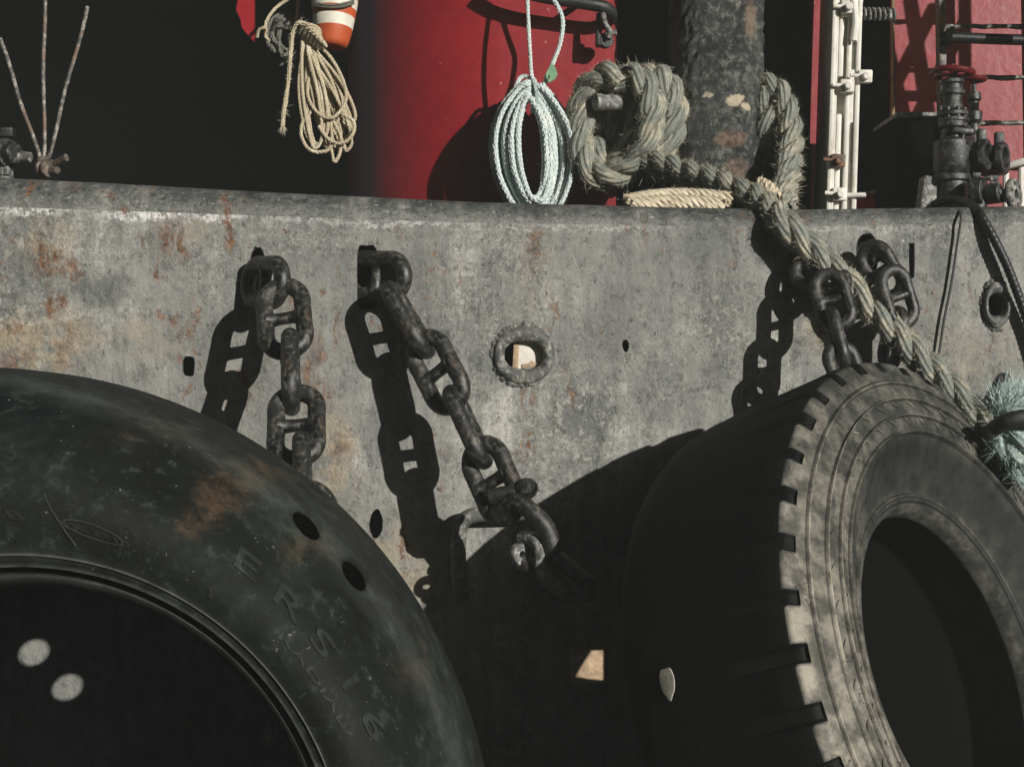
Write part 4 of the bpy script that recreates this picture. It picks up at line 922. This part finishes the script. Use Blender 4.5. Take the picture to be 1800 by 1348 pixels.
b = B(); b.tube([P(22, 274, .18), P(54, 277, .175)], .012, 16); b.cyl(P(12, 296, .18), (0, 0, 1), .008, .03, 10); b.cyl(P(4, 296, .18), (0, 0, 1), .006, .03, 10); b.tube([P(8, 290, .2), P(8, 430, .2)], .02, 12); b.build('shaft', M_iron_worn, wn)

# ------------------------------------------------------------------ ladder at the right
yl = .47
ld = empty('ladder', P(1720, 360, yl), 'narrow steel ladder with dark rungs against the red house at the right edge', 'ladder')
for px, wd in ((1651, .018), (1800, .010)):
    b = B(); t_, bt_ = P(px, -120, yl), P(px+8, 420, yl); b.box((t_+bt_)/2, (wd, .035, (t_-bt_).length), Matrix.Rotation(R(-.9), 3, 'Y'), .003); b.build('stringer', M_iron_rusty if px < 1700 else M_black, ld)
M_wood_dark = iron_mat('rung_steel', (.02, .02, .02), (.06, .058, .052), (.28, .26, .22), (.1, .06, .04), .6, .5)
for py in (-42, 47, 137, 217, 296):
    b = B(); pts = [P(1650+i*15.5, py+random.uniform(-1.2, 1.2), yl-.004) for i in range(11)]; b.tube(pts, [.0065+random.uniform(-.001, .001) for _ in pts], 10); b.build('rung', M_wood_dark, ld)
b = B(); b.tube([P(1672, 66, yl-.06), P(1740, 69, yl-.06), P(1840, 72, yl-.06)], .0135, 16); b.box(P(1668, 66, yl-.03), (.012, .07, .04), bev=.003); b.build('grab_bar', M_hose, ld)
lg = empty('shadow_lattice', P(1900, 100, .12), 'unseen black crossed bars added beyond the right edge to cast shadows on the red wall', 'guard')
b = B()  # bars out of view, placed to cast the crossed shadows
for (x0_, z0_), (x1_, z1_) in (((1.34, .84), (1.52, 1.20)), ((1.44, .84), (1.60, 1.16)), ((1.36, 1.22), (1.47, .78)), ((1.30, .98), (1.40, 1.18)), ((1.455, 1.22), (1.52, .80))):
    b.tube([(x0_, .12, z0_), (x1_, .12, z1_)], .017, 8)
b.tube([(1.30, .12, .76), (1.62, .12, .76)], .012, 8); b.tube([(1.60, .12, -.5), (1.60, .12, 1.3)], .014, 8); b.build('bars', M_black, lg)
# white rail stubs low at the right edge
wp_ = empty('white_guard', P(1785, 320, .42), 'white tube guard rail at the right edge low beside the couplings', 'rail')
b = B(); b.tube([P(1773, 292, .42), P(1800, 284, .40), P(1860, 270, .40)], .009, 10); b.tube([P(1768, 305, .44), P(1768, 400, .44)], .008, 10); b.tube([P(1795, 286, .42), P(1795, 400, .42)], .008, 10); b.build('tubing', M_white, wp_)

# ------------------------------------------------------------------ valve manifold
yv = .30
vm_ = empty('valve_manifold', P(1680, 360, yv), 'black hydrant valve with red handwheel and two open hose couplings behind the rail', 'valve')
c0 = P(1674, 128, yv)
b = B(); rw = .048
b.tube([c0+Vector((rw*math.cos(t), rw*math.sin(t), .003*math.sin(2*t))) for t in np.linspace(0, 2*math.pi, 36, endpoint=False)], .0075, 10, True)
for k_ in range(4):
    t = k_*math.pi/2+.4; b.tube([c0, c0+Vector((rw*math.cos(t), rw*math.sin(t), 0))], .005, 8)
b.cyl(c0, (0, 0, 1), .014, .022, 16); b.build('handwheel', M_redwheel, vm_)
b = B(); z = lambda py: (P(0, py, yv).z-c0.z)
b.lathe([(.006, .02), (.008, z(140)), (.026, z(141)), (.028, z(147)), (.024, z(150)), (.024, z(158)), (.030, z(160)), (.030, z(167)), (.024, z(169)), (.022, z(178)), (.026, z(192)), (.034, z(196))], c0, (0, 0, 1), 28); b.build('bonnet', M_valve, vm_)
b = B(); b.cyl(P(1674, 201, yv), (0, 0, 1), .037, .011, 32); b.cyl(P(1676, 212, yv), (0, 0, 1), .037, .010, 32)
for k_ in range(8):
    t = k_*math.pi/4+.2; c = P(1674, 203, yv)+Vector((.030*math.cos(t), .030*math.sin(t), 0)); b.cyl(c, (0, 0, 1), .005, .034, 6)
b.build('flange', M_valve, vm_)
b = B(); b.lathe([(.034, z(215)), (.034, z(224)), (.026, z(228)), (.030, z(244)), (.044, z(250)), (.046, z(262)), (.046, z(296)), (.040, z(306)), (.044, z(309)), (.044, z(318)), (.034, z(320)), (.036, z(400)), (.05, z(401)), (.05, z(420))], c0, (0, 0, 1), 32); b.build('body', M_valve, vm_)
axo = Vector((.80, -.58, 0)).normalized()
b = B(); cA = P(1700, 255, yv); b.cyl(cA-axo*.03, axo, .034, .05, 32); b.cyl(cA, axo, .046, .014, 36)
for k_ in range(6):
    u_, v_2, _ = frame(axo); t = k_*math.pi/3; b.cyl(cA+(u_*math.cos(t)+v_2*math.sin(t))*.037, axo, .0055, .03, 6)
b.box(P(1690, 232, yv-.02), (.05, .04, .014), Matrix.Rotation(R(6), 3, 'Y'), .004); b.build('flange', M_valve, vm_)
for px, py, yy in ((1737, 272, .27), (1768, 277, .30)):
    c = P(px, py, yy); b = B()
    b.lathe([(.026, .0), (.036, .0), (.0385, -.004), (.0385, -.014), (.033, -.018), (.031, -.05), (.038, -.055), (.038, -.066), (.022, -.068), (.022, -.01)], c, axo, 40, True)
    b.box(c-axo*.012+Vector((-.004, .0, .045)), (.022, .018, .034), bev=.004); b.box(c-axo*.03+Vector((0, 0, -.045)), (.022, .02, .018), bev=.004)
    b.tube([c-axo*.06, c-axo*.12], .03, 20); b.build('hose_coupling', M_valve, vm_)
b = B(); b.tube([P(1690, 290, yv+.02), P(1735, 292, yv+.05), P(1765, 290, yv+.06)], .026, 16); b.build('pipe', M_valve, vm_)
v2 = empty('small_valve', P(1706, 150, .36), 'small valve with red handwheel just behind the big handwheel', 'valve')
c1 = P(1712, 140, .36); b = B(); b.tube([c1+Vector((.026*math.cos(t), .026*math.sin(t), 0)) for t in np.linspace(0, 2*math.pi, 28, endpoint=False)], .006, 10, True); b.tube([c1-Vector((.026, 0, 0)), c1+Vector((.026, 0, 0))], .004, 8); b.build('handwheel', M_redwheel, v2)
b = B(); b.lathe([(.006, 0), (.006, -.03), (.016, -.032), (.018, -.05), (.012, -.055), (.012, -.075), (.02, -.08), (.02, -.10), (.012, -.11), (.015, -.2), (.015, -.34)], c1, (0, 0, 1), 20); b.build('body', M_valve, v2)
fl = empty('blind_flange', P(1780, 342, .22), 'round grey flange with bolt holes standing behind the rail at the right edge', 'flange')
b = B(); c = P(1781, 342, .22); b.lathe([(.012, -.006), (.036, -.006), (.038, -.003), (.038, .005), (.036, .008), (.012, .008)], c, (.75, -.66, .05), 36, True); fo = b.build('disc', M_iron_worn, fl)
cb = B(); u_, v_2, a_2 = frame((.75, -.66, .05))
for k_ in range(6): t = k_*math.pi/3+.3; cb.lathe([(0, -.05), (.0048, -.05), (.0048, .05), (0, .05)], c+(u_*math.cos(t)+v_2*math.sin(t))*.026, a_2, 12)
cut(fo, cb.mesh('c', None))
b = B(); b.tube([c-a_2*.004, c-a_2*.09], .016, 16); b.tube([c-a_2*.09, c-a_2*.09-Vector((0, 0, .25))], .016, 14); b.build('pipe', M_valve, fl)
lc = empty('pipe_coupling', P(1722, 340, .24), 'low bolted pipe coupling between the valve and the round flange', 'coupling')
b = B(); c = P(1720, 338, .24); b.cyl(c, (.8, -.6, 0), .034, .03, 28); b.cyl(c+Vector((.03, -.02, -.004)), (.8, -.6, 0), .022, .03, 24); b.tube([c, c-Vector((0, 0, .3))], .02, 14); b.build('body', M_valve, lc)
b = B()
for dx, dz in ((.012, .028), (.028, .016), (.034, -.004)): b.cyl(c+Vector((dx, -.03, dz)), (.8, -.6, 0), .006, .022, 6)
b.build('bolt', M_iron_worn, lc)
# locker between door and valve, body coloured near black for shade
lo = empty('deck_locker', P(1605, 360, .5), 'steel locker coloured near black for shade with worn lit top edge between the doorway and the valve', 'locker')
b = B(); z1 = P(0, 215, .5).z; x0, x1 = P(1560, 0, .5).x, P(1642, 0, .5).x
b.box(((x0+x1)/2, .53, (z1-.6)/2), (x1-x0, .2, z1+.6), bev=.004); b.build('body', M_void, lo)
b = B(); b.box(((x0+x1)/2, .52, z1+.003), (x1-x0+.006, .23, .010), bev=.002); b.build('lid', M_iron_worn, lo)
b = B(); b.box(P(1630, 370, .32), (.05, .05, .16), Matrix.Rotation(R(8), 3, 'Y'), .006); b.box(P(1668, 350, .36), (.03, .05, .14), bev=.006)
tag(b.build('chipped_bracket', M_iron_chip if 'M_iron_chip' in globals() else M_iron_worn), 'grey chipped steel foot bracket under the valve behind the rail', 'bracket')

# hoses over the rail
b = B(); hp_ = [P(1628, 372, .16), P(1650, 356, .13), P(1680, 352, .10), P(1706, 360, .05), P(1722, 376, .0), P(1745, 416, -.02), P(1768, 462, -.025), P(1786, 508, -.025), P(1808, 570, -.02), P(1830, 640, -.02)]
p = spline(hp_, .003); rad = [.0095+.0010*(i % 4 < 2) for i in range(len(p))]
b.tube(p, rad, 12); tag(b.build('ribbed_hose', M_hose), 'black ribbed hose looping over the rail down to the right edge', 'hose')
b = B(); b.tube(spline([P(1640, 368, .14), P(1668, 366, .08), P(1684, 370, .02), P(1689, 384, -.012), P(1684, 420, -.012), P(1672, 500, -.012), P(1660, 560, -.012), P(1650, 626, -.012)], .004), .0028, 10)
tag(b.build('thin_cable', M_steelcable), 'thin black cable hanging over the rail beside the ribbed hose', 'cable')

# thin even haze added to lift the blacks
b = B(); b.box((1, 0, 5.6), (33, 15, 17.6), bev=0); hz = b.build('haze', [], None, 0)
hm = bpy.data.materials.new('black_lift_haze'); hm.use_nodes = True; ht = hm.node_tree; ht.nodes.remove(ht.nodes['Principled BSDF'])
pv = ht.nodes.new('ShaderNodeVolumePrincipled'); pv.inputs['Color'].default_value = (.86, .92, .86, 1); pv.inputs['Density'].default_value = .0105
ht.links.new(pv.outputs[0], ht.nodes['Material Output'].inputs['Volume']); hz.data.materials.append(hm); tag(hz, kind='stuff')
